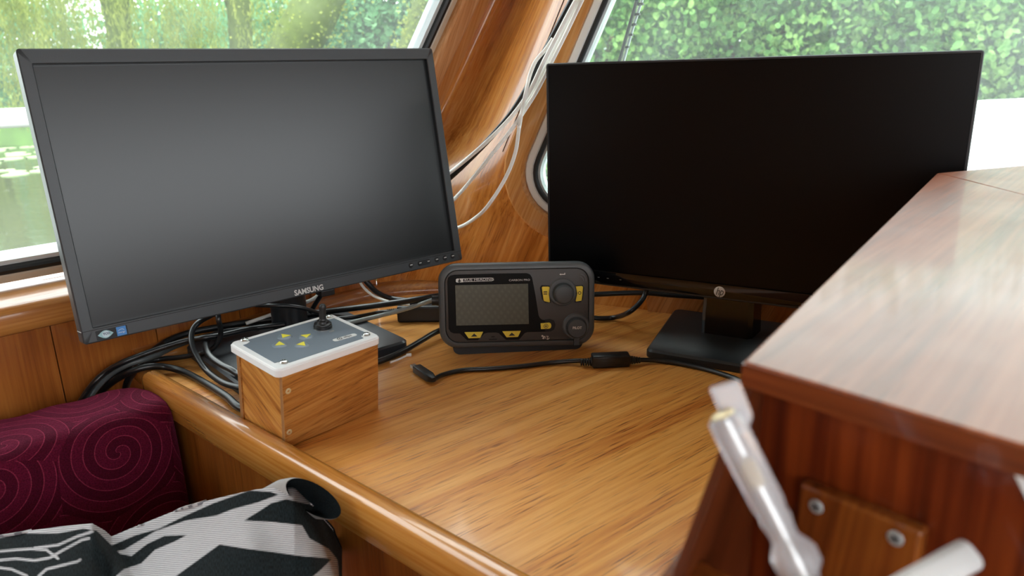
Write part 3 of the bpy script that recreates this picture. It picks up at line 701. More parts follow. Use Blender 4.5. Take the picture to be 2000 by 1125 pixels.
t_top, t_bot = tp(1412, 812), tp(1556, 1095, DT-.008*KS)
tester = thing('voltage_tester', 'voltage tester screwdriver with a clear plastic handle standing in front of the console', 'tester', t_bot)
to_ = np.array(tester.location); TA = unit(t_top-t_bot); TL = np.linalg.norm(t_top-t_bot)
tx_ = unit(np.cross(TA, unit(EYE-t_bot))); ty_ = np.cross(TA, tx_)
pm = DT/FPX
def hexring(h, r, n=24, flat=.12):
    out = []
    for i in range(n):
        a = 2*math.pi*i/n; rad = r*(1-flat*(0.5-0.5*math.cos(6*a))); out.append(TA*h + tx_*math.cos(a)*rad + ty_*math.sin(a)*rad)
    return out
R = 33*pm
hp_ = [(-.030, R*.30), (-.028, R*.55), (-.012, R*.60), (-.006, R*.9), (-.003, R*1.32), (.003, R*1.36), (.006, R*1.1), (.0085, R*.80), (.0125, R*.82), (.016, R*.95), (.0185, R*.86), (.022, R*1.0), (.030, R*1.0), (TL-.006, R*1.06), (TL-.001, R*1.0), (TL, R*.8)]
hp_ = [(h*KS if h < .1 and i_ < 13 else h, r) for i_, (h, r) in enumerate(hp_)]
loft('handle', [hexring(h, r) for h, r in hp_], m_clear, tester, ang=70)
lathe('end_cap', [(0, TL-.0005), (R*.74, TL-.0005), (R*.74, TL+.0006), (R*.6, TL+.0012), (0, TL+.0014)], V(0, 0, 0), TA, m_brass, tester, seg=24)
clip_c = (tp(1412, 775, DT+.003)-to_)
prism('pocket_clip', [tp(x, y, DT+.004)-to_ for x, y in ((1384, 756), (1441, 739), (1470, 812), (1455, 850), (1418, 835))], -unit(np.cross(TA, tx_))*.0035, m_clear, tester, bevel=.0012)
lathe('spring', [(0, .03*KS), (.0013, .03*KS), (.0013, TL*.42), (.0006, TL*.44), (.0006, TL*.5), (0, TL*.5)], V(0, 0, 0), TA, m_steel, tester, seg=12)
lathe('lamp', [(0, TL*.5), (.0022, TL*.51), (.0022, TL*.66), (.001, TL*.70), (0, TL*.70)], V(0, 0, 0), TA, m_neon, tester, seg=14)
lathe('contact', [(0, TL*.72), (.0012, TL*.72), (.0012, TL-.002), (0, TL-.002)], V(0, 0, 0), TA, m_steel, tester, seg=12)
lathe('blade', [(0, .03), (.0016, .03), (.0016, -.07), (0, -.07)], V(0, 0, 0), TA, m_steel, tester, seg=12)
# white tool
u0, u1 = tp(1888, 1086, .268*KS), tp(1640, 1226, .240*KS)
tool = thing('white_tool', 'white plastic tool handle with a slanted square end beside the mounting block', 'tool', u1)
uo = np.array(tool.location); UA = unit(u0-u1); UL = np.linalg.norm(u0-u1)
ux_ = unit(np.cross(UA, unit(EYE-u1))); uy_ = np.cross(ux_, UA)
def trect(h, w, t, r, skew=0.0): return [UA*(h + skew*x) + ux_*x + uy_*y for x, y in rrect(w, t, r, 5)]
loft('handle', [trect(-.02, .008, .007, .0028), trect(0, .0098, .0082, .0032), trect(UL*.6, .0102, .0084, .0032), trect(UL, .0104, .0086, .0032), trect(UL+.0008, .0094, .0076, .003)], m_white, tool, ang=50)
loft('grip_inset', [trect(UL+.0006, .0080, .0060, .0022), trect(UL+.0012, .0078, .0058, .0022)], plain('cream_plastic', '#dcd8c4', .5, var=.04), tool, ang=50)

# ------------------------------------------------------------------ monitors
def panel_fn(oy, zc, tilt):
    ct, st = math.cos(tilt), math.sin(tilt)
    return (lambda a, b, d=0.0: V(a, oy + d*ct + b*st, zc + b*ct - d*st)), V(1, 0, 0), V(0, st, ct)
def rloft(name, P, rings, mat, parent, cap0=True, cap1=True, ang=40):
    return loft(name, [[P(a, b, d) for a, b in pts] for pts, d in rings], mat, parent, cap0=cap0, cap1=cap1, ang=ang)

# left monitor --------------------------------------------------------------
SYAW = .7101
sc_ = V(-.3087, 1.0178, .2629)
mon = thing('computer_monitor', 'charcoal-framed monitor tilted back on a round column, with matt grey screen and two blue stickers', 'monitor', (sc_[0], sc_[1], 0), SYAW)
P, AX, AU = panel_fn(0, sc_[2], .1607)
W, H = .558, .3375
rloft('bezel', P, [(rrect(W-.004, H-.004, .004), .027), (rrect(W, H, .004), .024), (rrect(W, H, .004), .0015), (rrect(W-.003, H-.003, .004), 0), (rrect(.5335, .3045, .0012, cy=.0006), 0), (rrect(.5315, .3025, .0008, cy=.0006), .0012)], m_dark, mon, cap0=False, cap1=False)
rloft('screen_recess', P, [(rrect(.5315, .3025, .0008, cy=.0006), .0012), (rrect(.5310, .3020, .0008, cy=.0006), .0092)], m_gloss, mon, cap0=False, cap1=False)
rloft('screen', P, [(rrect(.5310, .3020, .0008, cy=.0006), .0090), (rrect(.5310, .3020, .0008, cy=.0006), .0075)], m_screen, mon)
rloft('back_cover', P, [(rrect(W-.004, H-.004, .006), .0265), (rrect(W-.012, H-.012, .012), .034), (rrect(W-.16, H-.10, .03), .052)], m_black, mon, cap0=False)
box('bezel_seam', P(0, -.1535, -.0002), (W-.002, .0006, .0006), m_hole, mon, axes=[AX, np.cross(AU, AX), AU])
for s_ in (-1, 1):
    box('side_seam', P(s_*(W/2), -.1535, .012), (.0006, .022, .0007), m_silver if s_ < 0 else m_hole, mon, axes=[AX, np.cross(AU, AX), AU])
text('brand_lettering', 'SAMSUNG', P(.0068, -.1628, -.0004), AX, AU, .0105, m_silver, mon, sx=.92, bold=.028, spacing=1.0)
for i, a in enumerate((.1793, .2283, .2445, .2600)):
    bt_ = lathe('button', [(0, -.002), (.0042, -.002), (.0042, .0002), (.0036, .0009), (0, .0010)], P(a, -.1595, 0), P(0, 0, -1)-P(0, 0, 0), m_black, mon, seg=20)
    box('button_icon', P(a, -.1588, -.00115), (.0042, .0004, .0014), m_silver, bt_, axes=[AX, np.cross(AU, AX), AU])
rk = rloft('rocker_button', P, [(rrect(.0240, .0078, .0036, cx=.2040, cy=-.1595), .001), (rrect(.0240, .0078, .0036, cx=.2040, cy=-.1595), -.0003), (rrect(.0232, .0070, .0034, cx=.2040, cy=-.1595), -.0009)], m_black, mon)
for a in (.1962, .2118):
    box('button_icon', P(a, -.1588, -.00105), (.0040, .0004, .0013), m_silver, rk, axes=[AX, np.cross(AU, AX), AU])
m_stick_teal = plain('pale_teal_sticker', '#8fb9c0', .3, var=.1, vscale=200); m_stick_blue = plain('blue_sticker', '#3f7fbf', .3, var=.12, vscale=300)
stk = rloft('sticker', P, [(rrect(.0345, .0115, .001, cx=-.2475, cy=-.1612), 0), (rrect(.0345, .0115, .001, cx=-.2475, cy=-.1612), -.0002)], plain('sticker_film', '#2b3033', .2, var=.1), mon)
eye = [(-.2545 + .0085*c, -.1612 + .0048*(1-abs(c)**1.7)*sg) for sg, cs in ((1, np.linspace(-1, 1, 12)), (-1, np.linspace(1, -1, 12))) for c in cs]
mesh('eye_emblem', [P(a, b, -.0004) for a, b in eye], [tuple(range(len(eye)))], m_stick_teal, stk)
cir = [(-.2540+.0042*math.cos(t), -.1612+.0038*math.sin(t)) for t in np.linspace(0, 2*math.pi, 25)[:-1]]
mesh('eye_disc', [P(a, b, -.0005) for a, b in cir], [tuple(range(24))], plain('sticker_white', '#b9cdd6', .3, var=.05), stk)
text('eye_lettering', 'TCO', P(-.2535, -.1608, -.0006), AX, AU, .0036, plain('navy_print', '#1d2c52', .4, var=.05), stk, sx=1.0, bold=.03)
mesh('blue_emblem', [P(a, b, -.0004) for a, b in ((-.2425, -.1668), (-.2318, -.1668), (-.2318, -.1560), (-.2425, -.1560))], [(0, 1, 2, 3)], m_stick_blue, stk)
arc = [(-.2372+.0038*math.cos(t), -.1622+.0032*math.sin(t)) for t in np.linspace(.5, 2.7, 12)] + [(-.2372+.0034*math.cos(t), -.1622+.0028*math.sin(t)) for t in np.linspace(2.7, .5, 12)]
mesh('blue_arc', [P(a, b, -.0005) for a, b in arc], [tuple(range(len(arc)))], m_palegrey, stk)
text('blue_lettering', 'energy', P(-.2375, -.1628, -.0005), AX, AU, .0028, m_palegrey, stk, shear=.3)
# stand
cl = V(.020, .082, 0)
lathe('stand_column', [(.027, .010), (.027, .12), (.027, .26), (.020, .27), (0, .27)], cl, V(0, 0, 1), plain('stand_plastic', '#1d2226', .3, var=.08), mon, seg=40)
box('hinge', V(.018, .062, .235), (.11, .05, .10), m_black, mon, bevel=.006)
def plate(name, parent, pts, z0, z1, r, mat, bev=.003):
    n = 7; F2 = fillet(pts, [r]*len(pts), n)
    A = [V(*p, z0+.001) for p in F2]; B = [V(*p, z1-bev) for p in F2]; C = [V(*p, z1) for p in offset_poly(F2, -bev)]; A0_ = [V(*p, z0) for p in offset_poly(F2, -.001)]
    return loft(name, [A0_, A, B, C], mat, parent, ang=25)
m_base = plain('base_plastic', '#2a2e33', .34, bump=.1, bscale=900, var=.08)
plate('stand_base', mon, [(-.126, -.098), (.122, -.098), (.126, .125), (-.128, .125)], 0, .0165, .014, m_base)
box('cable_clip', P(.040, -.1725, .02), (.022, .02, .010), m_black, mon, bevel=.002)

# right monitor -------------------------------------------------------------
HYAW = -.5172
hc = V(.2917, .9821, .2397)
mon2 = thing('computer_monitor', 'thin-bezel black monitor with a round silver logo on its glossy chin', 'monitor', (hc[0], hc[1], 0), HYAW)
P, AX, AU = panel_fn(0, hc[2], 0.0)
W, H = .5395, .3225
rloft('bezel', P, [(rrect(W-.003, H-.003, .003), .020), (rrect(W, H, .004), .017), (rrect(W, H, .004), .0015), (rrect(W-.002, H-.002, .0035), 0), (rrect(W-.006, H-.006, .002), 0), (rrect(W-.007, H-.007, .002), .0012)], m_black, mon2, cap0=False, cap1=False)
rloft('screen', P, [(rrect(W-.0065, .2965, .0015, cy=.0097), .004), (rrect(W-.0065, .2965, .0015, cy=.0097), .0010)], m_screen2, mon2)
rloft('chin', P, [(rrect(W-.0065, .0195, .0015, cy=-.1492), .004), (rrect(W-.0065, .0195, .0015, cy=-.1492), .0004), (rrect(W-.0075, .0185, .0015, cy=-.1492), 0)], m_gloss, mon2)
rloft('back_cover', P, [(rrect(W-.003, H-.003, .004), .0195), (rrect(W-.06, H-.05, .02), .030), (rrect(W-.2, H-.14, .03), .045)], m_black, mon2, cap0=False)
lg = lathe('round_logo', [(0, -.0006), (.0078, -.0006), (.0078, .0002), (.0075, .0004), (0, .0004)], P(-.0035, -.1503, 0), V(0, -1, 0), m_silver, mon2, seg=36)
text('logo_lettering', 'hp', P(-.0035, -.1500, -.0006), AX, AU, .0155, m_ink, lg, sx=.72, bold=.0, shear=.32, spacing=.9)
for a in (-.185, -.170, -.150):
    box('chin_mark', P(a, -.1497, -.0003), (.003, .0003, .0005), m_silver, mon2)
# stand: tapering flat column on a wedge-shaped plate
cy0 = .036
rings = []
for z, wf, wb, y0, y1 in ((.011, .037, .041, cy0, .080), (.045, .0365, .040, cy0, .079), (.14, .034, .037, cy0+.006, .078), (.30, .034, .037, cy0+.006, .078)):
    rings.append([V(-wf+.006, y0, z), V(wf-.006, y0, z), V(wf, y0+.006, z), V(wb, y1, z), V(-wb, y1, z), V(-wf, y0+.006, z)])
m_col = plain('scuffed_gloss_black', '#0d0e10', .16, var=.5, vscale=90)
loft('stand_column', rings, m_col, mon2, ang=20)
box('hinge', V(0, .045, .24), (.10, .05, .09), m_black, mon2, bevel=.005)
plate('stand_base', mon2, [(-.087, -.064), (.092, -.064), (.108, .133), (-.106, .133)], 0, .0125, .012, plain('base_plastic_dark', '#202326', .38, bump=.15, bscale=700, var=.1))

# ------------------------------------------------------------------ AIS display unit
DYAW, DTILT = .055, .12
db = (onz(880, 695)+onz(1137, 686))/2
dev = thing('marine_display', 'dark grey marine display unit with yellow keys, small screen and two round knobs', 'instrument', (db[0], db[1], 0), DYAW)
dx = V(math.cos(DYAW), math.sin(DYAW), 0); dn = V(math.sin(DYAW), -math.cos(DYAW), 0); du_ = unit(V(0, 0, 1)*math.cos(DTILT) - dn*math.sin(DTILT))
rl = -.021
DF = Frame(V(db[0], db[1], 0), dx*math.cos(rl)+du_*math.sin(rl), du_*math.cos(rl)-dx*math.sin(rl))
Minv = np.array([[math.cos(DYAW), math.sin(DYAW), 0], [-math.sin(DYAW), math.cos(DYAW), 0], [0, 0, 1.0]])
def DP(a, b, d=0.0): return Minv @ (DF.p(a, b, d) - V(db[0], db[1], 0))
def DX(cx, cy, d=0.0): return DF.px(820+cx/5, 490+cy/5, d)         # from a 5x crop of the unit
DAX, DAU = DP(1, 0)-DP(0, 0), DP(0, 1)-DP(0, 0)
l_, r_, t_, b2 = DX(185, 600)[0], DX(1712, 500)[0], DX(950, 115)[1], DX(900, 945)[1]
cxm, cym, DW, DH = (l_+r_)/2, (t_+b2)/2, r_-l_, t_-b2
def rr_(ins, r): return rrect(DW-2*ins, DH-2*ins, r, 8, cxm, cym)
m_body = plain('unit_housing', '#53585a', .34, bump=.25, bscale=1500, var=.05)
m_face = plain('unit_face', '#3f3d3b', .48, bump=.2, bscale=1500, var=.05)
rloft('housing', DP, [(rr_(.016, .02), .055), (rr_(.004, .024), .035), (rr_(.0005, .026), .012), (rr_(0, .026), .007), (rr_(.001, .025), .0035), (rr_(.004, .0235), .0005), (rr_(.0085, .020), 0), (rr_(.0090, .0195), .0022)], m_body, dev, cap1=False)
rloft('face_plate', DP, [(rr_(.0088, .0197), .003), (rr_(.0097, .019), .0022), (rr_(.0101, .0186), .0006), (rr_(.0108, .018), .0003)], m_face, dev)
def dpoly(name, pts, d0, d1, mat, parent=dev, crop=True, bev=0.0):
    q = [DX(*p) if crop else p for p in pts]
    return prism(name, [DP(*p, d0) for p in q], DP(0, 0, d1)-DP(0, 0, d0), mat, parent, bevel=bev)
def carbon():
    m, nt, b = base_mat('carbon_film'); N = nt.nodes.new; L = nt.links.new
    tc = N('ShaderNodeTexCoord'); mp = N('ShaderNodeMapping'); mp.inputs['Rotation'].default_value = (0, math.radians(45), 0); L(tc.outputs['Object'], mp.inputs[0])
    w = N('ShaderNodeTexWave'); w.bands_direction = 'X'; w.inputs['Scale'].default_value = 260; L(mp.outputs[0], w.inputs[0])
    r = N('ShaderNodeValToRGB'); r.color_ramp.elements[0].color = (.002, .002, .002, 1); r.color_ramp.elements[1].color = (.018, .018, .018, 1); L(w.outputs['Fac'], r.inputs[0]); L(r.outputs[0], b.inputs['Base Color']); b.inputs['Roughness'].default_value = .4; b.inputs['Specular IOR Level'].default_value = .06; return m
cp = [(268, 300), (275, 262), (300, 240), (340, 232), (700, 222), (1040, 216), (1075, 228), (1095, 260), (1128, 430), (1160, 630), (1172, 655), (1195, 672), (1222, 676), (1222, 788), (1050, 792), (1025, 800), (968, 866), (842, 868), (770, 802), (740, 796), (660, 798), (630, 806), (566, 872), (462, 872), (392, 806), (330, 804), (300, 790), (282, 760)]
dpoly('carbon_bezel', cp, 0, -.0009, carbon())
def lcd():
    m, nt, b = base_mat('lcd_panel'); N = nt.nodes.new; L = nt.links.new
    tc = N('ShaderNodeTexCoord'); mp = N('ShaderNodeMapping'); mp.inputs['Rotation'].default_value = (0, math.radians(40), 0); L(tc.outputs['Object'], mp.inputs[0])
    w = N('ShaderNodeTexWave'); w.inputs['Scale'].default_value = 45; w.inputs['Distortion'].default_value = 1; L(mp.outputs[0], w.inputs[0])
    mp2 = N('ShaderNodeMapping'); mp2.inputs['Rotation'].default_value = (0, math.radians(-35), 0); L(tc.outputs['Object'], mp2.inputs[0])
    w2 = N('ShaderNodeTexWave'); w2.inputs['Scale'].default_value = 40; w2.inputs['Distortion'].default_value = 1; L(mp2.outputs[0], w2.inputs[0])
    a = N('ShaderNodeMath'); a.operation = 'MULTIPLY'; L(w.outputs['Fac'], a.inputs[0]); L(w2.outputs['Fac'], a.inputs[1])
    r = N('ShaderNodeValToRGB'); r.color_ramp.elements[0].color = lin('#4a4d43'); r.color_ramp.elements[1].color = lin('#53574c'); L(a.outputs[0], r.inputs[0]); L(r.outputs[0], b.inputs['Base Color']); b.inputs['Roughness'].default_value = .3; return m
dpoly('display_screen', [(345, 335), (1056, 320), (1064, 712), (357, 728)], -.0009, -.0011, lcd())
m_whiteprint = plain('white_print', '#d8d6d0', .5, var=.03)
def dtext(s, cx, cy, size, mat=m_whiteprint, sx=1.0, bold=0.0, d=-.0013, par=dev): return text('lettering', s, DP(*DX(cx, cy), d), DAX, DAU, size, mat, par, sx=sx, bold=bold)
# maker's plate
lo = [(350, 272), (420, 270), (420, 306), (350, 308)]
dpoly('emblem_plate', [(352, 278), (362, 270), (424, 268), (424, 305), (362, 308), (352, 300)], -.0009, -.0012, m_silver)
dpoly('emblem_needle', [(386, 250), (392, 305), (386, 312), (380, 305)], -.0012, -.0014, m_ink)
dpoly('emblem_wing', [(384, 272), (370, 302), (382, 300)], -.0012, -.0014, m_ink); dpoly('emblem_wing', [(388, 272), (404, 300), (392, 300)], -.0012, -.0014, m_ink)
ring_o = [(424, 268), (700, 260), (712, 266), (716, 277), (712, 288), (700, 294), (424, 303)]; ring_i = [(424, 272), (698, 264), (708, 269), (711, 277), (708, 285), (698, 290), (424, 299)]
ro = [DP(*DX(*p), -.0012) for p in ring_o]; ri = [DP(*DX(*p), -.0012) for p in ring_i]
mesh('emblem_outline', ro+ri, [(i, i+1, 7+i+1, 7+i) for i in range(6)], m_silver, dev)
dtext('TRUE HEADING', 566, 280, .0052, m_silver, sx=1.25, bold=.0)
dtext('CARBON PRO', 972, 284, .0038, m_silver, sx=1.25)
# keys
def key(pts, mat=m_yellow2): return dpoly('key', pts, .0005, -.0022, mat, bev=.0006)
for pts, tri in ((((434, 792), (618, 787), (590, 848), (476, 851)), ((499, 835), (562, 832), (530, 803))), (((804, 783), (986, 778), (958, 838), (846, 842)), ((867, 826), (930, 823), (897, 794)))):
    k_ = key([(x, y) for x, y in pts]); dpoly('arrow_mark', tri, -.0022, -.0025, m_ink, k_)
kw = [(1175, 350), (1185, 330), (1260, 340), (1272, 352), (1255, 420), (1278, 500), (1225, 510), (1195, 480)]
dpoly('key_well', [(1172, 360), (1190, 332), (1268, 338), (1262, 410), (1282, 505), (1222, 506), (1190, 470)], 0, -.0006, m_hole)
k_ = key([(1190, 354), (1200, 347), (1256, 347), (1266, 356), (1258, 420), (1270, 498), (1262, 501), (1215, 490), (1206, 480)])
for yy in (392, 405, 418): dpoly('menu_bar', [(1205, yy), (1242, yy-1), (1242, yy+6), (1205, yy+7)], -.0022, -.0025, m_ink, k_)
dpoly('key_well', [(1515, 338), (1590, 332), (1605, 360), (1592, 470), (1570, 500), (1510, 505), (1535, 410)], 0, -.0006, m_hole)
k_ = key([(1520, 345), (1580, 341), (1592, 350), (1585, 430), (1577, 484), (1524, 494), (1518, 488), (1536, 415)])
def dring(name, cx, cy, r0, r1, d, mat, par, n=20):
    a0, b0_ = DX(cx, cy); o_ = [DP(a0+r1*math.cos(t), b0_+r1*math.sin(t), d) for t in np.linspace(0, 2*math.pi, n+1)[:-1]]; i_ = [DP(a0+r0*math.cos(t), b0_+r0*math.sin(t), d) for t in np.linspace(0, 2*math.pi, n+1)[:-1]]
    return mesh(name, o_+i_, [(k, (k+1) % n, n+(k+1) % n, n+k) for k in range(n)], mat, par)
dring('ring_mark', 1558, 408, .0016, .0024, -.0025, m_ink, k_)
dpoly('key_well', [(1222, 672), (1270, 665), (1310, 680), (1325, 720), (1312, 765), (1280, 786), (1222, 790)], 0, -.0007, m_hole)
k_ = key([(1178, 705), (1262, 698), (1278, 706), (1284, 728), (1278, 750), (1262, 758), (1182, 762)], m_yellow2)
dring('light_mark', 1230, 732, .0026, .0033, -.0025, m_ink, k_); dring('light_mark', 1230, 732, .0006, .0015, -.0025, m_ink, k_)
# knobs
def knob(name, cx, cy, prof, mat, par=dev, seg=36):
    a, b = DX(cx, cy); return lathe(name, prof, DP(a, b, 0), DP(0, 0, -1)-DP(0, 0, 0), mat, par, seg=seg)
m_knob = plain('soft_grey_knob', '#42484b', .5, var=.06)
knob('knob_collar', 1392, 400, [(.0205, -.001), (.0205, .0006), (.0185, .0028), (.0165, .0028), (.0165, 0)], m_body)
knob('rotary_knob', 1397, 412, [(0, 0), (.0150, 0), (.0150, .004), (.0140, .0125), (.0122, .0145), (.0108, .0150), (.0, .0146)], m_knob)
knob('knob_collar', 1523, 735, [(.0195, -.001), (.0195, .0006), (.0178, .0022), (.0160, .0022), (.0160, 0)], m_body)
pk = knob('pilot_cover', 1528, 745, [(0, 0), (.0150, 0), (.0150, .003), (.0142, .008), (.0128, .0096), (.0, .0098)], m_knob)
text('lettering', 'PILOT', DP(*DX(1536, 752, -.0098), -.0103), DAX, DAU, .0052, m_whiteprint, pk, bold=.03, sx=.95)
dpoly('cover_tab', [(1500, 830), (1556, 828), (1556, 915), (1500, 918)], .004, -.0045, m_knob, bev=.0006)
# printed marks
dpoly('return_mark', [(1362, 229), (1378, 220), (1378, 226), (1412, 224), (1412, 214), (1419, 214), (1419, 232), (1378, 233), (1378, 238)], -.0003, -.0006, m_whiteprint)
for (ox, oy) in ((1196, 830), (1213, 838), (1206, 852)):
    dring('propeller_mark', ox, oy, .00001, .0014, -.0007, m_whiteprint, dev, 10)
dpoly('slash_mark', [(1222, 858), (1234, 826), (1237, 826), (1225, 858)], -.0003, -.0006, m_whiteprint)
dpoly('anchor_shank', [(1246, 828), (1251, 828), (1251, 862), (1246, 862)], -.0003, -.0006, m_whiteprint)
dpoly('anchor_fluke', [(1232, 846), (1237, 856), (1248, 860), (1259, 855), (1266, 845), (1264, 856), (1250, 867), (1238, 862)], -.0003, -.0006, m_whiteprint)
dpoly('anchor_stock', [(1240, 834), (1257, 833), (1257, 837), (1240, 838)], -.0003, -.0006, m_whiteprint)
dpoly('sd_slot', [(674, 858), (752, 856), (752, 868), (674, 870)], -.0002, -.0005, m_hole); dpoly('sd_slot', [(698, 832), (730, 831), (730, 842), (698, 843)], -.0002, -.0005, m_hole)
ra = [(1560+70*math.cos(t), 290-70*math.sin(t)) for t in np.linspace(-.1, 1.45, 9)]; rb = [(1560+58*math.cos(t), 290-58*math.sin(t)) for t in np.linspace(1.45, -.1, 9)]
dpoly('radio_mark', ra+rb, -.0002, -.0008, m_body); ra = [(1560+44*math.cos(t), 290-44*math.sin(t)) for t in np.linspace(-.1, 1.45, 9)]; rb = [(1560+34*math.cos(t), 290-34*math.sin(t)) for t in np.linspace(1.45, -.1, 9)]
dpoly('radio_mark', ra+rb, -.0002, -.0008, m_body)
# bracket foot and plug
yb = .006
loft('bracket', [[V(a, y, b) for a, b in rrect(.188, .034, .010, 6, .003, .0172)] for y in (yb, yb+.050)], m_black, dev, ang=30)
lathe('side_plug', [(0, 0), (.009, 0), (.009, .004), (.0075, .008), (.0075, .014), (0, .014)], DP(l_+.004, DX(175, 500)[1], .016), DP(-1, 0)-DP(0, 0), m_black, dev, seg=20)

# ------------------------------------------------------------------ control box
def rot3(y, a, b):
    cy, sy = math.cos(y), math.sin(y); Z = np.array([[cy, -sy, 0], [sy, cy, 0], [0, 0, 1]])
    ca, sa = math.cos(a), math.sin(a); X = np.array([[1, 0, 0], [0, ca, -sa], [0, sa, ca]])
    cb, sb = math.cos(b), math.sin(b); Y = np.array([[cb, 0, sb], [0, 1, 0], [-sb, 0, cb]])
    return Z @ Y @ X
BR = rot3(.8516, .0934, .0156); BC = V(-.2377, .801, .102); BL, BW, BH = .1393, .0982, .0971
bo = BC - BR[:, 2]*BH
cbx = thing('control_box', 'small wooden control box with a white-rimmed grey keypad lid and black toggle switch', 'control box', bo)
cbx.rotation_mode = 'QUATERNION'
cbx.rotation_quaternion = Matrix([list(map(float, r)) for r in BR]).to_quaternion()
LDF = Frame(BC, BR[:, 0], BR[:, 1])                   # lid plane
LT = .0100
zl = BH - LT
def lidpx(cx, cy, h=0.0):                             # from a 6.25x crop at (440, 590)
    a, b = LDF.px(440+cx/6.25, 590+cy/6.25, -h); return V(a, b, BH+h)
hw, hd, th_ = BL/2-.003, BW/2-.003, .0062
hx = .0022                                            # the lid overhangs the left end a little more
box('front_board', V(hx, -hd+th_/2, zl/2), (2*hw-2*hx, th_, zl), m_boxwood, cbx, bevel=.0004)
box('back_board', V(hx, hd-th_/2, zl/2), (2*hw-2*hx, th_, zl), m_boxwood, cbx, bevel=.0004)
for sgn in (-1, 1):
    box('side_board', V(sgn*(hw-.0012-th_/2)+(2*hx if sgn < 0 else 0), 0, zl/2), (th_, 2*hd-2*th_-.0006, zl-.0005), m_boxside, cbx, bevel=.0003)
for sgn in (-1, 1):
    box('board_edge', V(-hw+2*hx-.0001, sgn*(hd-th_/2), zl/2), (.0003, th_-.0008, zl-.0008), m_plyedge, cbx)
    for zz in (.0022, .0040):
        box('ply_layer', V(-hw+2*hx-.0002, sgn*(hd-zz), zl/2), (.0003, .0005, zl-.001), m_ply, cbx)
for (fx, fy) in ((563, 764), (565, 844)):
    FFR = Frame(BC - BR[:, 1]*hd, BR[:, 0], BR[:, 2]); a, b = FFR.px(fx, fy)
    sc = lathe('screw', [(0, -.001), (.0034, -.001), (.0034, .0002), (.0028, .0006), (.0014, .0006), (.0010, -.0004), (0, -.0004)], V(a, -hd, BH+b), V(0, -1, 0), m_brass, cbx, seg=22)
# lid
loft('lid', [[V(x, y, z) for x, y in rrect(BL-2*i, BW-2*i, max(.002, .008-i), 8)] for i, z in ((.0008, zl), (0, zl+.0008), (0, BH-.0022), (.0006, BH-.0018), (.0010, BH-.0018), (.0012, BH-.0008), (.0020, BH))], m_alu, cbx, ang=30)
# grey film with notched corners
def film():
    e, nx, pts = .0083, .0125, []
    A, B = BL/2-e, BW/2-e
    for (sx, sy) in ((1, 1), (-1, 1), (-1, -1), (1, -1)):
        c = [(sx*(A-nx*.95), sy*B), (sx*(A-nx*.85), sy*(B-nx*.5)), (sx*(A-nx*.4), sy*(B-nx*.72)), (sx*A, sy*(B-nx*.75))]
        pts += c if sx*sy < 0 else c[::-1]
    return pts
fp_ = film()
prism('keypad_film', [V(x, y, BH-.0002) for x, y in fp_], V(0, 0, .0006), m_grey, cbx)
for (cx, cy) in ((235, 468), (716, 738), (1722, 400), (1262, 182)):
    p_ = lidpx(cx, cy)
    sc = lathe('lid_screw', [(0, 0), (.0046, 0), (.0046, .0008), (.0036, .0022), (.0014, .0028), (.001, .0018), (0, .0018)], V(p_[0], p_[1], BH), V(0, 0, 1), m_steel, cbx, seg=24)
    for ang in (.3, 1.87):
        box('screw_cross', V(p_[0], p_[1], BH+.0026), (.0042, .0008, .0006), m_hole, sc, axes=[V(math.cos(ang), math.sin(ang), 0), V(-math.sin(ang), math.cos(ang), 0), V(0, 0, 1)])
ZF = BH+.0004
tris = [((685, 405), (800, 420), (700, 452)), ((922, 420), (1045, 404), (992, 450)), ((608, 545), (660, 495), (728, 535)), ((868, 535), (962, 497), (978, 548))]
for tr in tris:
    pts = [lidpx(*p) for p in tr]; c = sum(pts)/3
    kb = lathe('keypad_button', [(0, 0), (.0085, 0), (.0080, .0005), (.0062, .0010), (0, .0011)], V(c[0]-.0008, c[1]-.0006, ZF), V(0, 0, 1), m_keyrim, cbx, seg=28)
    prism('arrow_mark', [V(p[0], p[1], ZF+.0011) for p in pts], V(0, 0, .0003), m_yellow, kb)
tg = lidpx(1192, 315)
lathe('toggle_boot', [(.0, 0), (.0108, 0), (.0110, .0012), (.0106, .0036), (.0100, .0042), (.0104, .0048), (.0100, .0060), (.0074, .0068), (.0066, .0092), (.0046, .0104), (.0038, .0125)], V(tg[0], tg[1], ZF), V(0, 0, 1), m_black, cbx, seg=36, ang=25)
lathe('toggle_washer', [(0, 0), (.0116, 0), (.0116, .0006), (0, .0006)], V(tg[0], tg[1], ZF), V(0, 0, 1), m_steel, cbx, seg=32)
ttop = unit(V(.03, .02, 1))
lathe('toggle_lever', [(.0, 0), (.0042, 0), (.0040, .010), (.0038, .0125), (.0042, .0160), (.0040, .0185), (.0028, .0205), (0, .0210)], V(tg[0], tg[1], ZF+.009), ttop, m_black, cbx, seg=24)
wl_c = lidpx(1460, 437); le = lidpx(1318, 478); ri_ = lidpx(1600, 398); lx = unit(ri_-le); ly = V(-lx[1], lx[0], 0); ll = np.linalg.norm(ri_-le)
lbl = prism('white_label', [V(wl_c[0], wl_c[1], ZF) + lx*x + ly*y for x, y in rrect(ll, .0072, .0034, 6)], V(0, 0, .0004), m_white, cbx)
text('lettering', 'allpa', V(wl_c[0], wl_c[1], ZF+.0005)+lx*.0035, lx, ly, .0062, m_ink, lbl, bold=.01, sx=.95)
ce = V(wl_c[0], wl_c[1], ZF+.0007)-lx*.0072
mesh('ring_logo', [ce + (lx*math.cos(t)+ly*math.sin(t))*r_2 for r_2 in (.0031, .0022) for t in np.linspace(0, 2*math.pi, 19)[:-1]], [(k, (k+1) % 18, 18+(k+1) % 18, 18+k) for k in range(18)], m_ink, lbl)
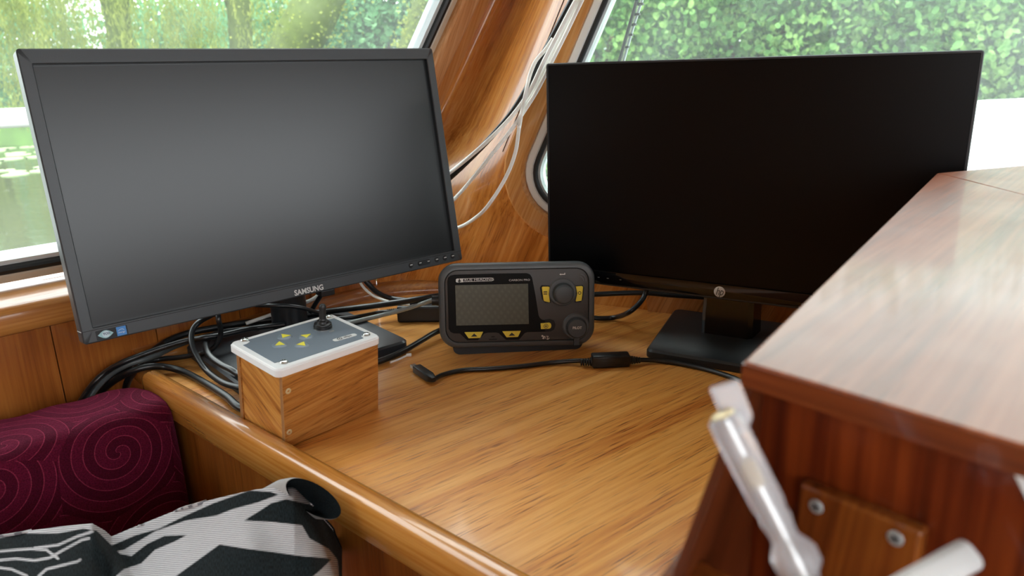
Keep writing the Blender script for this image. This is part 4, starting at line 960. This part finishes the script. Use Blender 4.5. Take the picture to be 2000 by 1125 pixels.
mesh('ring_logo_arrow', [ce + lx*.0012 + ly*.0012, ce - lx*.0012, ce + lx*.0002 - ly*.0012], [(0, 1, 2)], m_ink, lbl)
of = lidpx(1302, 366)
text('lettering', 'OFF', V(of[0], of[1], ZF+.0003), lx, ly, .0040, m_cream, cbx)

# ------------------------------------------------------------------ cables
_wd = unit(V(.12, .135, 0)); _wn = V(_wd[1], -_wd[0], 0)
def zs_(L):
    out = []
    for x, y, z in L:
        P = onz(x, y, z)
        if (P-V(-.55, 1.0, 0)) @ _wn < .008 and P[0] < -.38: P = onplane(x, y, V(-.55, 1.0, 0)+_wn*(.008+.004*(len(out) % 3)), _wn)
        out.append(P)
    return out
from mathutils.bvhtree import BVHTree
def bvh(test):
    bpy.context.view_layer.update(); dg = bpy.context.evaluated_depsgraph_get(); v_, f_ = [], []
    for o in list(scene.objects):
        if o.type != 'MESH' or not test(o): continue
        e = o.evaluated_get(dg); me = e.to_mesh(); n0 = len(v_)
        v_ += [o.matrix_world @ v.co for v in me.vertices]; f_ += [tuple(n0+i for i in p.vertices) for p in me.polygons]; e.to_mesh_clear()
    return BVHTree.FromPolygons(v_, f_)
# adapter brick
ad_a, ad_b = onz(776, 631), onz(858, 630)
ax_ = unit(ad_b-ad_a); ay_ = V(-ax_[1], ax_[0], 0)
br = thing('power_adapter', 'flat black power adapter brick lying behind the display unit', 'adapter', ad_a + ax_*.055 + ay_*.025)
bro = np.array(br.location)
box('adapter_body', ad_a + ax_*.055 + ay_*.025 + V(0, 0, .014) - bro, (.11, .050, .028), m_black, br, bevel=.0035, axes=[ax_, ay_, V(0, 0, 1)])
for k in range(6):
    lathe('strain_relief_rib', [(0, 0), (.0052-.0003*k, 0), (.0052-.0003*k, .0016), (0, .0016)], ad_a + ay_*.014 + V(0, 0, .016) - ax_*(.001+.0032*k) - bro, -ax_, m_black, br, seg=14)
SOLID = ('plank', 'wall_corner', 'wall_windscreen', 'baseboard_port', 'tabletop')
B_near = bvh(lambda o: o.name.split('.')[0] in SOLID+('wall_corner_panel', 'fiddle_rail', 'stand_base', 'stand_column', 'adapter_body', 'window_trim', 'bench_cushion', 'trim_3'))
B_body = bvh(lambda o: o.name.split('.')[0] in ('stand_base', 'adapter_body', 'stand_column'))
B_occ = bvh(lambda o: o.name.split('.')[0] in SOLID)
LAID = []
def clear(pts, rad):
    """draw a lead towards the eye until it lies on, not in, the things and leads beneath it"""
    P = spline(pts, 8); E_ = Vector(tuple(EYE)); env = np.zeros(len(P))
    S = np.concatenate([[0], np.cumsum([np.linalg.norm(P[i+1]-P[i]) for i in range(len(P)-1)])])
    def free(d, L_, k):
        q = EYE + d*(L_-k); qv = Vector(tuple(q)); h = B_near.find_nearest(qv)
        if h[3] is not None and h[3] < rad*.97: return False
        h = B_body.find_nearest(qv)
        if h[3] is not None and h[3] < .03 and (qv-h[0]).dot(h[1]) < 0: return False
        if B_occ.ray_cast(E_, Vector(tuple(d)), L_-k-1e-4)[0] is not None: return False
        return all(np.min(np.sum((Q-q)**2, 1)) >= (rad+r2-.0003)**2 for Q, r2 in LAID)
    for it in range(6):
        disp = env.copy()
        for i, p in enumerate(P):
            v = p-EYE; L_ = np.linalg.norm(v); d = v/L_; k = disp[i]
            while k < .13 and not free(d, L_, k): k += .0007
            if k < .13: disp[i] = k
        env = np.maximum(np.array([np.max(disp-.45*np.abs(S-x)) for x in S]), 0)
        if np.max(env-disp) < .0005: break
    out = [EYE + (p-EYE)*(1-e/np.linalg.norm(p-EYE)) for p, e in zip(P, env)]
    dense = []
    for a_, b_ in zip(out[:-1], out[1:]):
        m_ = max(1, int(np.linalg.norm(b_-a_)/.002)); dense += [a_+(b_-a_)*t/m_ for t in range(m_)]
    LAID.append((np.array(dense+[out[-1]]), rad)); return out
def laid(name, pts, rad, mat, parent=None, o=None, seg=10):
    Q = clear(pts, rad); o = np.zeros(3) if o is None else o; return tube(name, [q-o for q in Q], rad, mat, parent, seg=seg, smoothpath=False)
def cable(label, pts, r, mat=None, name='cable', group=None, cat='cable', seg=10):
    o = laid(name, pts, r, mat or m_cable, seg=seg); return tag(o, label, cat, group)
G = 'cables bundled behind the control box'
cable('thick black cable snaking over the rail end into the back of the control box', zs_([(520, 806, .006), (470, 797, .006), (440, 773, .006), (400, 748, .006), (360, 727, .006), (325, 717, .010), (290, 716, .016), (255, 726, .012), (225, 742, -.004), (200, 764, -.03), (188, 800, -.10)]), .0049)
cable('black cable looping up beside the control box and under the left monitor', zs_([(500, 765, .005), (467, 757, .005), (435, 747, .008), (405, 725, .016), (385, 697, .030), (374, 668, .046), (376, 645, .058), (390, 628, .066), (410, 617, .066), (430, 608, .06), (455, 602, .055)]), .0040)
cable('black cable dropping from the left monitor and curling back along the wall', zs_([(424, 600, .085), (427, 625, .07), (431, 645, .052), (428, 665, .034), (412, 683, .018), (385, 692, .010), (350, 698, .008), (310, 702, .010), (270, 712, .012), (235, 724, .005), (205, 742, -.01), (178, 775, -.04), (170, 815, -.09)]), .0036)
cable('grey-sheened cable curving over the left monitor base towards the control box', zs_([(505, 641, .024), (468, 644, .027), (432, 649, .030), (408, 660, .034), (402, 678, .034), (412, 697, .030), (432, 712, .026), (452, 722, .024), (470, 734, .02)]), .0044)
cable('thick black power cable running along the wall behind the left monitor column', zs_([(858, 578, .055), (820, 584, .05), (760, 593, .04), (700, 601, .03), (640, 608, .022), (590, 615, .016), (545, 622, .012), (480, 630, .012), (420, 640, .014), (370, 650, .018), (330, 665, .022), (300, 684, .022), (276, 706, .016), (258, 730, -.004), (247, 752, -.02), (241, 790, -.06), (237, 850, -.12)]), .0050)
cable('dull grey cable lying lowest in the bundle along the wall', zs_([(560, 628, .008), (500, 638, .006), (440, 650, .006), (390, 660, .006), (345, 675, .008), (300, 696, .010), (250, 712, .010), (215, 732, 0), (185, 762, -.03), (160, 800, -.07)]), .0040, plain('dull_grey_sheath', '#4d5354', .4, var=.1))
cable('black cable squeezed between wall and bundle left of the monitor column', zs_([(556, 634, .008), (490, 642, .018), (430, 655, .016), (370, 664, .014), (320, 678, .016), (280, 692, .016), (240, 708, .014), (208, 726, .004), (180, 752, -.02), (150, 795, -.07)]), .0040)
cable('pale grey cable running from behind the control box to the display unit', zs_([(640, 640, .018), (690, 629, .018), (740, 617, .022), (790, 604, .032), (830, 591, .044), (860, 581, .052)]), .0036, m_cable_grey)
cable('thin flat black cable arching across the left monitor column', zs_([(500, 596, .075), (530, 597, .075), (565, 598, .072), (600, 604, .062), (630, 616, .045), (655, 632, .03)]), .0030)
cable('black cable hanging from the left monitor down to the wall ledge', [ony(708, 540, 1.165), ony(722, 557, 1.165), ony(738, 572, 1.17), ony(765, 583, 1.18), onz(810, 587, .03), onz(850, 583, .035)], .0046)
cable('white cable hanging beside the black one from the left monitor', [ony(698, 540, 1.16), ony(707, 557, 1.16), ony(720, 571, 1.165), ony(738, 582, 1.17), onz(770, 592, .028), onz(800, 596, .02)], .0022, m_cable_white)
cable('black cable running from the left monitor base to the rear of the display unit', zs_([(730, 708, .006), (745, 704, .006), (770, 694, .006), (798, 680, .006), (825, 664, .008), (853, 648, .010), (880, 640, .012)]), .0043)
cable('black cable drooping from behind the left monitor logo to its column', [ony(640, 566, 1.10), ony(628, 576, 1.105), ony(617, 592, 1.11), ony(606, 610, 1.115)], .0036)
cable('white cable tucked behind the left monitor column', [ony(626, 572, 1.14), ony(608, 586, 1.14), ony(560, 604, 1.15), ony(520, 618, 1.15), ony(480, 632, 1.15)], .0030, m_cable_white)
cable('black cable running behind the right monitor from the display unit', [onz(1120, 577, .05), onz(1163, 575, .045), onz(1205, 573, .045), onz(1260, 572, .045), onz(1310, 576, .04), onz(1370, 580, .035), onz(1420, 585, .03)], .0042)
cable('black cable curling down from the right monitor to the display unit', [ony(1266, 552, 1.10), ony(1260, 575, 1.10), ony(1248, 593, 1.09), ony(1228, 610, 1.085), onz(1200, 620, .006), onz(1160, 621, .006), onz(1110, 612, .006)], .0040)
# white and black wires coming down the pillar
GW = 'white wires down the pillar'
def yy(L):
    Q = [ony(x, y, d-.008-.024*max(0, min(1, (1.232-d)/.06))) for x, y, d in L]
    return ([Q[0]+LEAN*.50, Q[0]+LEAN*.25] if L[0][1] < -300 else []) + Q
cable('thick black cord running down the pillar behind the white wires', yy([(1290, -330, 1.06), (1230, -210, 1.10), (1175, -110, 1.13), (1135, -35, 1.165), (1117, 0, 1.175), (1088, 55, 1.19), (1058, 112, 1.20), (1030, 170, 1.205), (998, 222, 1.21), (955, 272, 1.215), (915, 313, 1.235), (880, 346, 1.255), (840, 380, 1.28)]), .0046)
cable('white wire swinging furthest out, ending under the corner of the left monitor', yy([(1305, -330, 1.06), (1245, -210, 1.10), (1190, -110, 1.13), (1150, -35, 1.155), (1131, 0, 1.165), (1100, 62, 1.18), (1070, 122, 1.19), (1044, 172, 1.195), (1022, 210, 1.195), (1014, 250, 1.195), (1006, 300, 1.20), (986, 350, 1.205), (952, 403, 1.21), (925, 428, 1.23), (896, 444, 1.25), (860, 452, 1.27)]), .0030, m_cable_white)
cable('white wire crossing the pillar in the middle of the three', yy([(1310, -330, 1.06), (1250, -210, 1.10), (1195, -110, 1.13), (1155, -35, 1.15), (1137, 0, 1.16), (1108, 60, 1.175), (1078, 120, 1.185), (1050, 175, 1.19), (1022, 220, 1.192), (995, 258, 1.195), (958, 305, 1.20), (920, 352, 1.225), (888, 388, 1.25), (850, 425, 1.275)]), .0030, m_cable_white)
cable('white wire lying along the black cord on the pillar', yy([(1303, -330, 1.06), (1243, -210, 1.10), (1188, -110, 1.13), (1148, -35, 1.15), (1125, 0, 1.16), (1092, 62, 1.172), (1062, 120, 1.182), (1034, 178, 1.188), (1002, 224, 1.194), (958, 270, 1.20), (915, 308, 1.225), (880, 336, 1.25), (840, 366, 1.275)]), .0032, m_cable_white)
cable('short white wire bulging out of the bundle beside the black cord', yy([(1080, 75, 1.19), (1066, 96, 1.195), (1046, 120, 1.195), (1034, 150, 1.195), (1026, 185, 1.19), (1018, 225, 1.19), (1013, 250, 1.193)]), .0030, m_cable_white)
laid('adapter_lead', [ad_a + ay_*.014 + V(0, 0, .016), ad_a - ax_*.03 + ay_*.016 + V(0, 0, .014), onz(700, 618, .020), onz(660, 622, .022)], .0032, m_cable, br, bro)
# usb lead with ferrite
us = thing('usb_cable', 'black lead with a small plug and a ferrite block lying across the table', 'cable', onz(1000, 718))
uo = np.array(us.location)
e0, e1_ = onz(1156, 706, .008), onz(1228, 703, .008)
laid('lead', [p for p in zs_([(846, 741, .006), (868, 731, .004), (905, 723, .0035), (960, 720, .0035), (1020, 715, .0035), (1080, 708, .004), (1130, 704.5, .007)])] + [e0], .0032, m_cable, us, uo)
laid('lead', [e1_] + [p for p in zs_([(1260, 703, .006), (1300, 706, .0035), (1370, 719, .0035), (1430, 737, .0035), (1475, 756, .0035)])] + [V(.36, .815, .0035), V(.39, .785, .0035)], .0032, m_cable, us, uo)
fx_ = unit(e1_-e0); fx_ = unit(V(fx_[0], fx_[1], 0)); fy_ = V(-fx_[1], fx_[0], 0); fl = np.linalg.norm(e1_-e0)
loft('ferrite_block', [[(e0+e1_)/2 - uo + fx_*s + fy_*a + V(0, 0, b+.0015) for a, b in rrect(.0185-2*i, .0175-2*i, .003, 4)] for s, i in ((-fl/2, .001), (-fl/2+.001, 0), (fl/2-.001, 0), (fl/2, .001))], m_black, us, ang=50)
for s0_, sg in ((e0, -1), (e1_, 1)):
    for k in range(5):
        lathe('strain_relief_rib', [(0, 0), (.0062-.0005*k, 0), (.0062-.0005*k, .0017), (0, .0017)], s0_ - uo + fx_*sg*(.0006+.0033*k) - V(0, 0, .0002*k), fx_*sg, m_black, us, seg=16)
pa, pb = onz(846, 741, .0065), onz(806, 714, .0065); px_ = unit(pb-pa); px_ = unit(V(px_[0], px_[1], 0)); py_ = V(-px_[1], px_[0], 0); pl_ = np.linalg.norm(pb-pa)
loft('plug_body', [[pa - uo + px_*s + py_*a + V(0, 0, b) for a, b in rrect(w, h, .0018, 4)] for s, w, h in ((-.002, .006, .006), (.002, .009, .008), (.010, .0125, .0105), (pl_*.78, .0125, .0105), (pl_*.80, .0115, .0095))], m_black, us, ang=40)
box('plug_shell', pa - uo + px_*pl_*.9, (pl_*.22, .0075, .0042), m_steel, us, axes=[px_, py_, V(0, 0, 1)], bevel=.0004)
# white cable tie end
tie = zs_([(762, 708, .0017), (778, 702, .0017), (793, 695, .0017)])
zt = thing('cable_tie', 'short white plastic cable tie end beside the left monitor base', 'cable tie', tie[1])
tube('strap', [p-tie[1] for p in tie], .0016, m_white, zt, seg=6)
box('tie_head', tie[2]-tie[1]+V(.004, .001, .001), (.008, .005, .004), m_white, zt, bevel=.001)

# ------------------------------------------------------------------ outside: boat, water, banks, trees
WZ = -0.76
m_water, nt_, b_ = base_mat('canal_water')
b_.inputs['Base Color'].default_value = (.030, .036, .014, 1); b_.inputs['Roughness'].default_value = .06; b_.inputs['Specular IOR Level'].default_value = .6
tcw = nt_.nodes.new('ShaderNodeTexCoord'); nzw = nt_.nodes.new('ShaderNodeTexNoise'); nzw.inputs['Scale'].default_value = 5; nzw.inputs['Detail'].default_value = 4; nt_.links.new(tcw.outputs['Object'], nzw.inputs[0])
bpw = nt_.nodes.new('ShaderNodeBump'); bpw.inputs['Strength'].default_value = .25; bpw.inputs['Distance'].default_value = .02; nt_.links.new(nzw.outputs['Fac'], bpw.inputs['Height']); nt_.links.new(bpw.outputs[0], b_.inputs['Normal'])
tag(stuff(mesh('canal_water', [V(-60, -30, WZ), V(60, -30, WZ), V(60, 60, WZ), V(-60, 60, WZ)], [(0, 1, 2, 3)], m_water)), 'greenish brown canal water beyond the side window', 'water')
m_grass = plain('bank_grass', '#4d6a2c', .9, spec=.1, var=.4, vscale=3, bump=1, bscale=12)
def bank(name, line, label):
    n = len(line); inner = [V(x, y, WZ-.2) for x, y in line]; lip = [V(x, y+.25, WZ+.35) for x, y in line]; farp = [V(x*3.2, y+60, WZ+1.2) for x, y in line]
    f = [(i, i+1, n+i+1, n+i) for i in range(n-1)] + [(n+i, n+i+1, 2*n+i+1, 2*n+i) for i in range(n-1)]
    return tag(stuff(mesh(name, inner+lip+farp, f, m_grass)), label, 'grass')
bank('grass_bank', [(-30, 15.5), (-14, 15.0), (-9, 14.6), (-6, 15.0), (-3, 14.8), (-1, 13.2), (0.2, 10.5), (1.5, 8.0), (4, 7.4), (8, 7.2), (20, 6.5), (40, 6)], 'low grassy bank along the far side of the water')

def leaf_mat(name, c1, c2, c3):
    m, nt, b = base_mat(name); N = nt.nodes.new; L = nt.links.new
    tc = N('ShaderNodeTexCoord'); n = N('ShaderNodeTexNoise'); n.inputs['Scale'].default_value = 1.6; n.inputs['Detail'].default_value = 6; n.inputs['Roughness'].default_value = .75; L(tc.outputs['Object'], n.inputs[0])
    r = N('ShaderNodeValToRGB'); e = r.color_ramp.elements; e[0].position = .32; e[0].color = lin(c1); e[1].position = .68; e[1].color = lin(c3); q = e.new(.5); q.color = lin(c2); L(n.outputs['Fac'], r.inputs[0])
    tr = N('ShaderNodeBsdfTranslucent'); L(r.outputs[0], tr.inputs[0]); L(r.outputs[0], b.inputs['Base Color']); b.inputs['Roughness'].default_value = .6; b.inputs['Specular IOR Level'].default_value = .25
    mx = N('ShaderNodeMixShader'); mx.inputs[0].default_value = .45; L(b.outputs[0], mx.inputs[1]); L(tr.outputs[0], mx.inputs[2]); L(mx.outputs[0], nt.nodes['Material Output'].inputs[0]); return m
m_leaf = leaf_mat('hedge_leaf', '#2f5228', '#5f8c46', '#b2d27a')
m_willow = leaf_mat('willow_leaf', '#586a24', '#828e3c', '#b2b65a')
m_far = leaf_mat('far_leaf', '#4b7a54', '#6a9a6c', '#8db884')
m_bark = plain('bark', '#5c5138', .95, spec=.1, var=.4, vscale=6, bump=1, bscale=15)
m_bark2 = plain('mossy_bark', '#54602c', .95, spec=.1, var=.4, vscale=6, bump=1, bscale=15)
def leaves(name, centers, size, aspect, mat, parent, o, dirs=None):
    n = len(centers); C = np.array(centers)
    a = rng.normal(size=(n, 3)); a /= np.linalg.norm(a, axis=1)[:, None]
    if dirs is not None: a = a*.45 + dirs; a /= np.linalg.norm(a, axis=1)[:, None]
    b = rng.normal(size=(n, 3)); b -= a*np.sum(a*b, 1)[:, None]; b /= np.linalg.norm(b, axis=1)[:, None]
    s = size*(.6+.8*rng.random(n))[:, None]
    hb = b*s*.5*aspect
    if aspect > .5: ring = [C - a*s*.5, C - a*s*.25 + hb*.85, C + a*s*.08 + hb, C + a*s*.34 + hb*.55, C + a*s*.52, C + a*s*.34 - hb*.55, C + a*s*.08 - hb, C - a*s*.25 - hb*.85]
    else: ring = [C - a*s*.5, C + hb + a*s*.05, C + a*s*.5, C - hb + a*s*.05]
    k = len(ring); v = np.stack(ring, 1).reshape(-1, 3) - np.array(o)
    me = bpy.data.meshes.new(name); me.vertices.add(k*n); me.vertices.foreach_set('co', v.ravel())
    me.loops.add(k*n); me.loops.foreach_set('vertex_index', np.arange(k*n)); me.polygons.add(n); me.polygons.foreach_set('loop_start', np.arange(n)*k); me.polygons.foreach_set('loop_total', np.full(n, k))
    me.update(); me.validate(); me.materials.append(mat); ob = bpy.data.objects.new(name, me); link(ob, parent); ob['kind'] = 'stuff'; return ob
def tree(name, label, base, c, rad, n, size, mat, bark, tr=.12, clumps=60, group=None, aspect=.62):
    t = thing(name, label, 'tree', base, group=group); base = np.array(base)
    cs = []
    for k in range(clumps):
        d = rng.normal(size=3); d /= np.linalg.norm(d); r = (.45+.55*rng.random()**.5)
        cs.append(np.array(c) + d*np.array(rad)*r)
    cs = np.array(cs); pick = rng.integers(0, clumps, n); sp = .30*min(rad[0], rad[2])
    P = cs[pick] + rng.normal(size=(n, 3))*sp*np.array([1, 1, .8])
    leaves('foliage', P, size, aspect, mat, t, base)
    tube('trunk', [V(0, 0, -.3), V(.03, 0, .5), np.array(c)*.0 + V(.05, .02, (c[2]-base[2])*.9)], tr, bark, t, seg=10)
    for k in range(6):
        q = cs[k]-base; tube('branch', [V(.04, 0, (c[2]-base[2])*.45), q*.5+V(0, 0, .1), q], tr*.3, bark, t, seg=6, n=4)
    return t
GR = WZ+.4
hl = ['round-leaved bright green tree growing nearest the windscreen wiper', 'bright green leafy tree behind the middle of the right monitor', 'tall light green tree with big leaves right of the windscreen', 'broad green tree with a pale trunk above the white foredeck', 'green tree at the far starboard end of the bank']
for k, (x, y) in enumerate([(1.0, 8.9), (2.6, 8.7), (4.2, 8.5), (5.75, 8.2), (7.6, 8.3)]):
    tree('leafy_tree', hl[k], (x, y+.3, GR), (x, y, .75), (1.25, .8, 1.75), 19000, .072, m_leaf, m_bark, tr=.10, clumps=110, group='trees along the starboard bank', aspect=.75)
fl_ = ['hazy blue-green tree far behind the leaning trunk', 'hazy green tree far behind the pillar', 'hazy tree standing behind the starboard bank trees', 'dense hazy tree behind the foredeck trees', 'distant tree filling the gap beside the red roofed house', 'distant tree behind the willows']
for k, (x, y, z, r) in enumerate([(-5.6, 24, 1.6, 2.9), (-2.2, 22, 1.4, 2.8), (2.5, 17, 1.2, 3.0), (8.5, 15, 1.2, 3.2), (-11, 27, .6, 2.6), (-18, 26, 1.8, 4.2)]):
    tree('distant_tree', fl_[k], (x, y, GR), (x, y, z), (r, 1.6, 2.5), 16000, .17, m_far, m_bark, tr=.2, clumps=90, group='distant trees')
# weeping willows
def willow(label, base, R, n_str, top):
    t = thing('weeping_willow', label, 'tree', base, group='weeping willows over the water'); base = np.array(base); P = []; Dn = []
    for k in range(n_str):
        a = rng.random()*2*math.pi; r = R*(.25+.75*rng.random()**.5); x, y = base[0]+r*math.cos(a), base[1]+r*math.sin(a)*.7
        z1 = top - 1.6*(r/R)**2 + rng.normal()*.25; z0 = WZ + .15 + 1.1*rng.random()**1.6; sway = rng.normal()*.16; L_ = z1-z0; ph = rng.random()*6
        m_ = int(L_/.052)
        tz = np.linspace(0, 1, m_)
        P.append(np.stack([x + sway*tz*L_*.5 + .06*np.sin(tz*4+ph), y + .05*np.cos(tz*5+ph), z1 - tz*L_], 1) + rng.normal(size=(m_, 3))*.025); Dn.append(np.tile([sway*.4, 0, -1.0], (m_, 1)))
    leaves('foliage', np.concatenate(P), .105, .20, m_willow, t, base, np.concatenate(Dn))
    tube('trunk', [V(0, 0, -.3), V(.1, 0, 1.2), V(.2, .05, (top-base[2])*.85)], .24, m_bark2, t, seg=12)
    for k in range(5):
        a = k*1.3; tube('branch', [V(.1, 0, 1.2+.2*k), V(math.cos(a)*R*.4, math.sin(a)*R*.3, top-base[2]-.4), V(math.cos(a)*R*.8, math.sin(a)*R*.5, top-base[2]-.9)], .06, m_bark2, t, seg=6, n=4)
willow('yellow-green weeping willow trailing into the water beyond the side window', (-10.9, 15.8, GR), 2.3, 380, 4.0)
willow('weeping willow with thinner strands standing beside the yellow-green one', (-7.9, 15.8, GR), 2.0, 310, 3.8)
willow('small weeping willow left of the leaning trunk', (-5.6, 16.2, GR), 1.3, 110, 3.3)
# leaning trunk and a second one close to the window frame
for lab, pts, r in (('thick mossy leaning tree trunk seen above the left monitor', [(600, 150, 15.4), (575, 97, 15.4), (605, 40, 15.4), (635, -30, 15.6), (665, -120, 15.8)], .47), ('slanting yellow-green mossy trunk beside the window frame', [(785, 150, 14.7), (798, 97, 14.7), (816, 40, 14.7), (838, -30, 14.7), (870, -130, 14.7)], .19)):
    Q = [ony(*p) for p in pts]; Q = [V(Q[0][0]-.1, Q[0][1], GR-.2)] + Q
    t = thing('tree_trunk', lab, 'tree', Q[0]); o_ = Q[0]
    tube('trunk', [q-o_ for q in Q], r, m_bark2, t, seg=14)
    n_ = 3500; ii = rng.integers(1, len(Q), n_); ff = rng.random(n_)[:, None]; QA = np.array(Q); P_ = QA[ii-1]*(1-ff)+QA[ii]*ff + rng.normal(size=(n_, 3))*r*.75
    leaves('ivy', P_, .055, .8, m_willow, t, o_)
# white house with a red roof far behind
hp0 = ony(452, 60, 34.0); hs = thing('house', 'distant house with a red tiled roof glimpsed above the left monitor', 'house', (hp0[0]-.5, hp0[1], GR))
rz_ = ony(452, 40, 34.0)[2] - GR; top_ = ony(452, 12, 34.0)[2] - GR
box('house_wall', V(0, 1.5, rz_/2), (2.4, 3, rz_), m_white, hs)
prism('house_roof', [V(-1.5, -.3, rz_-.1), V(1.5, -.3, rz_-.1), V(1.1, 1.5, top_), V(-1.1, 1.5, top_)], V(0, .2, .05), plain('roof_tile', '#b4603c', .7, var=.2, vscale=3), hs)
# lily pads
m_pad = plain('lily_pad', '#a6c184', .35, var=.2, vscale=4)
pv = [V(0, 0, 0)] + [V(.17*math.cos(t), .17*math.sin(t), .004) for t in np.linspace(.18, 2*math.pi-.18, 17)] + [V(0, 0, -.012)] + [V(.17*math.cos(t), .17*math.sin(t), -.006) for t in np.linspace(.18, 2*math.pi-.18, 17)]
pf = [(0, i, i+1) for i in range(1, 17)] + [(18, 18+i+1, 18+i) for i in range(1, 17)] + [(i, 18+i, 18+i+1, i+1) for i in range(1, 17)]
pad0 = None
pads = []
while len(pads) < 48:
    x, y, s_ = -170 + 420*rng.random(), 284 + 60*rng.random(), .55+.6*rng.random(); P_ = onz(x, y, WZ+.008)
    if P_[1] > 14.6 or any(np.hypot(*(P_-q)[:2]) < .172*(s_+t) for q, t in pads): continue
    pads.append((P_, s_))
for P_, s_ in pads:
    if pad0 is None: pad0 = mesh('lily_pad', pv, pf, m_pad); o_ = pad0
    else: o_ = copy_to(pad0)
    o_.location = tuple(P_); o_.rotation_euler = (0, 0, rng.random()*6); o_.scale = (s_, s_, 1)
    tag(o_, 'pale green lily pad floating on the water', 'lily pad', 'lily pads on the water')
# the boat outside: white foredeck and side rail
fdz = .115
fd0, fd1 = onz(1895, 197, fdz), onz(2000, 192, fdz)
fdir = unit(fd1-fd0)
fwd2 = -N2
dk = [FF.p(.30, fdz, .06), FF.p(1.5, fdz, .06), fd1+fdir*3.0, fd0-fdir*.9]
dk = [V(p[0], p[1], fdz) for p in dk]
tag(prism('foredeck', [p-V(0, 0, .9) for p in dk], V(0, 0, .9), m_white), 'glaring white foredeck of the boat outside the windscreen', 'deck')
ra, rb_ = dep(-120, 237, 2.2), None
rd = V(math.sin(math.radians(58)), math.cos(math.radians(58)), 0)
rl_ = thing('side_rail', 'thick white side rail of the boat outside the port window', 'rail', ra - V(0, 0, 0))
loft('rail_bar', [[rd*s + N1*a + V(0, 0, b) for a, b in rrect(.08, .058, .018, 5)] for s in (-1.2, 1.5)], m_white, rl_, ang=40)
for s in (-1.0, .55, 1.4):
    lathe('rail_post', [(.016, 0), (.016, -1.3)], rd*s, V(0, 0, 1), m_white, rl_, seg=12)
# wiper on the windscreen
wp = thing('windscreen_wiper', 'black and grey wiper arm lying on the outside of the windscreen', 'wiper', FF.p(*FF.px(1210, 118, .04), .04))
wo = np.array(wp.location)
def wpx(x, y, d): return FF.p(*FF.px(x, y, d), d) - wo
tube('wiper_blade', [wpx(1262, -60, .03), wpx(1244, 0, .03), wpx(1228, 55, .03), wpx(1208, 125, .03), wpx(1196, 170, .03)], .0028, m_gasket, wp, seg=8)
tube('wiper_arm', [wpx(1274, -60, .045), wpx(1254, 0, .045), wpx(1236, 55, .042), wpx(1216, 125, .040), wpx(1202, 170, .038)], .0026, m_palegrey, wp, seg=8)
for (x, y) in ((1250, 8), (1243, 28), (1236, 48), (1229, 68), (1222, 92)):
    box('wiper_link', (wpx(x-3, y, .03)+wpx(x+4, y, .044))/2, (.010, .012, .003), m_gasket, wp, axes=[D2, -N2, V(0, 0, 1)])
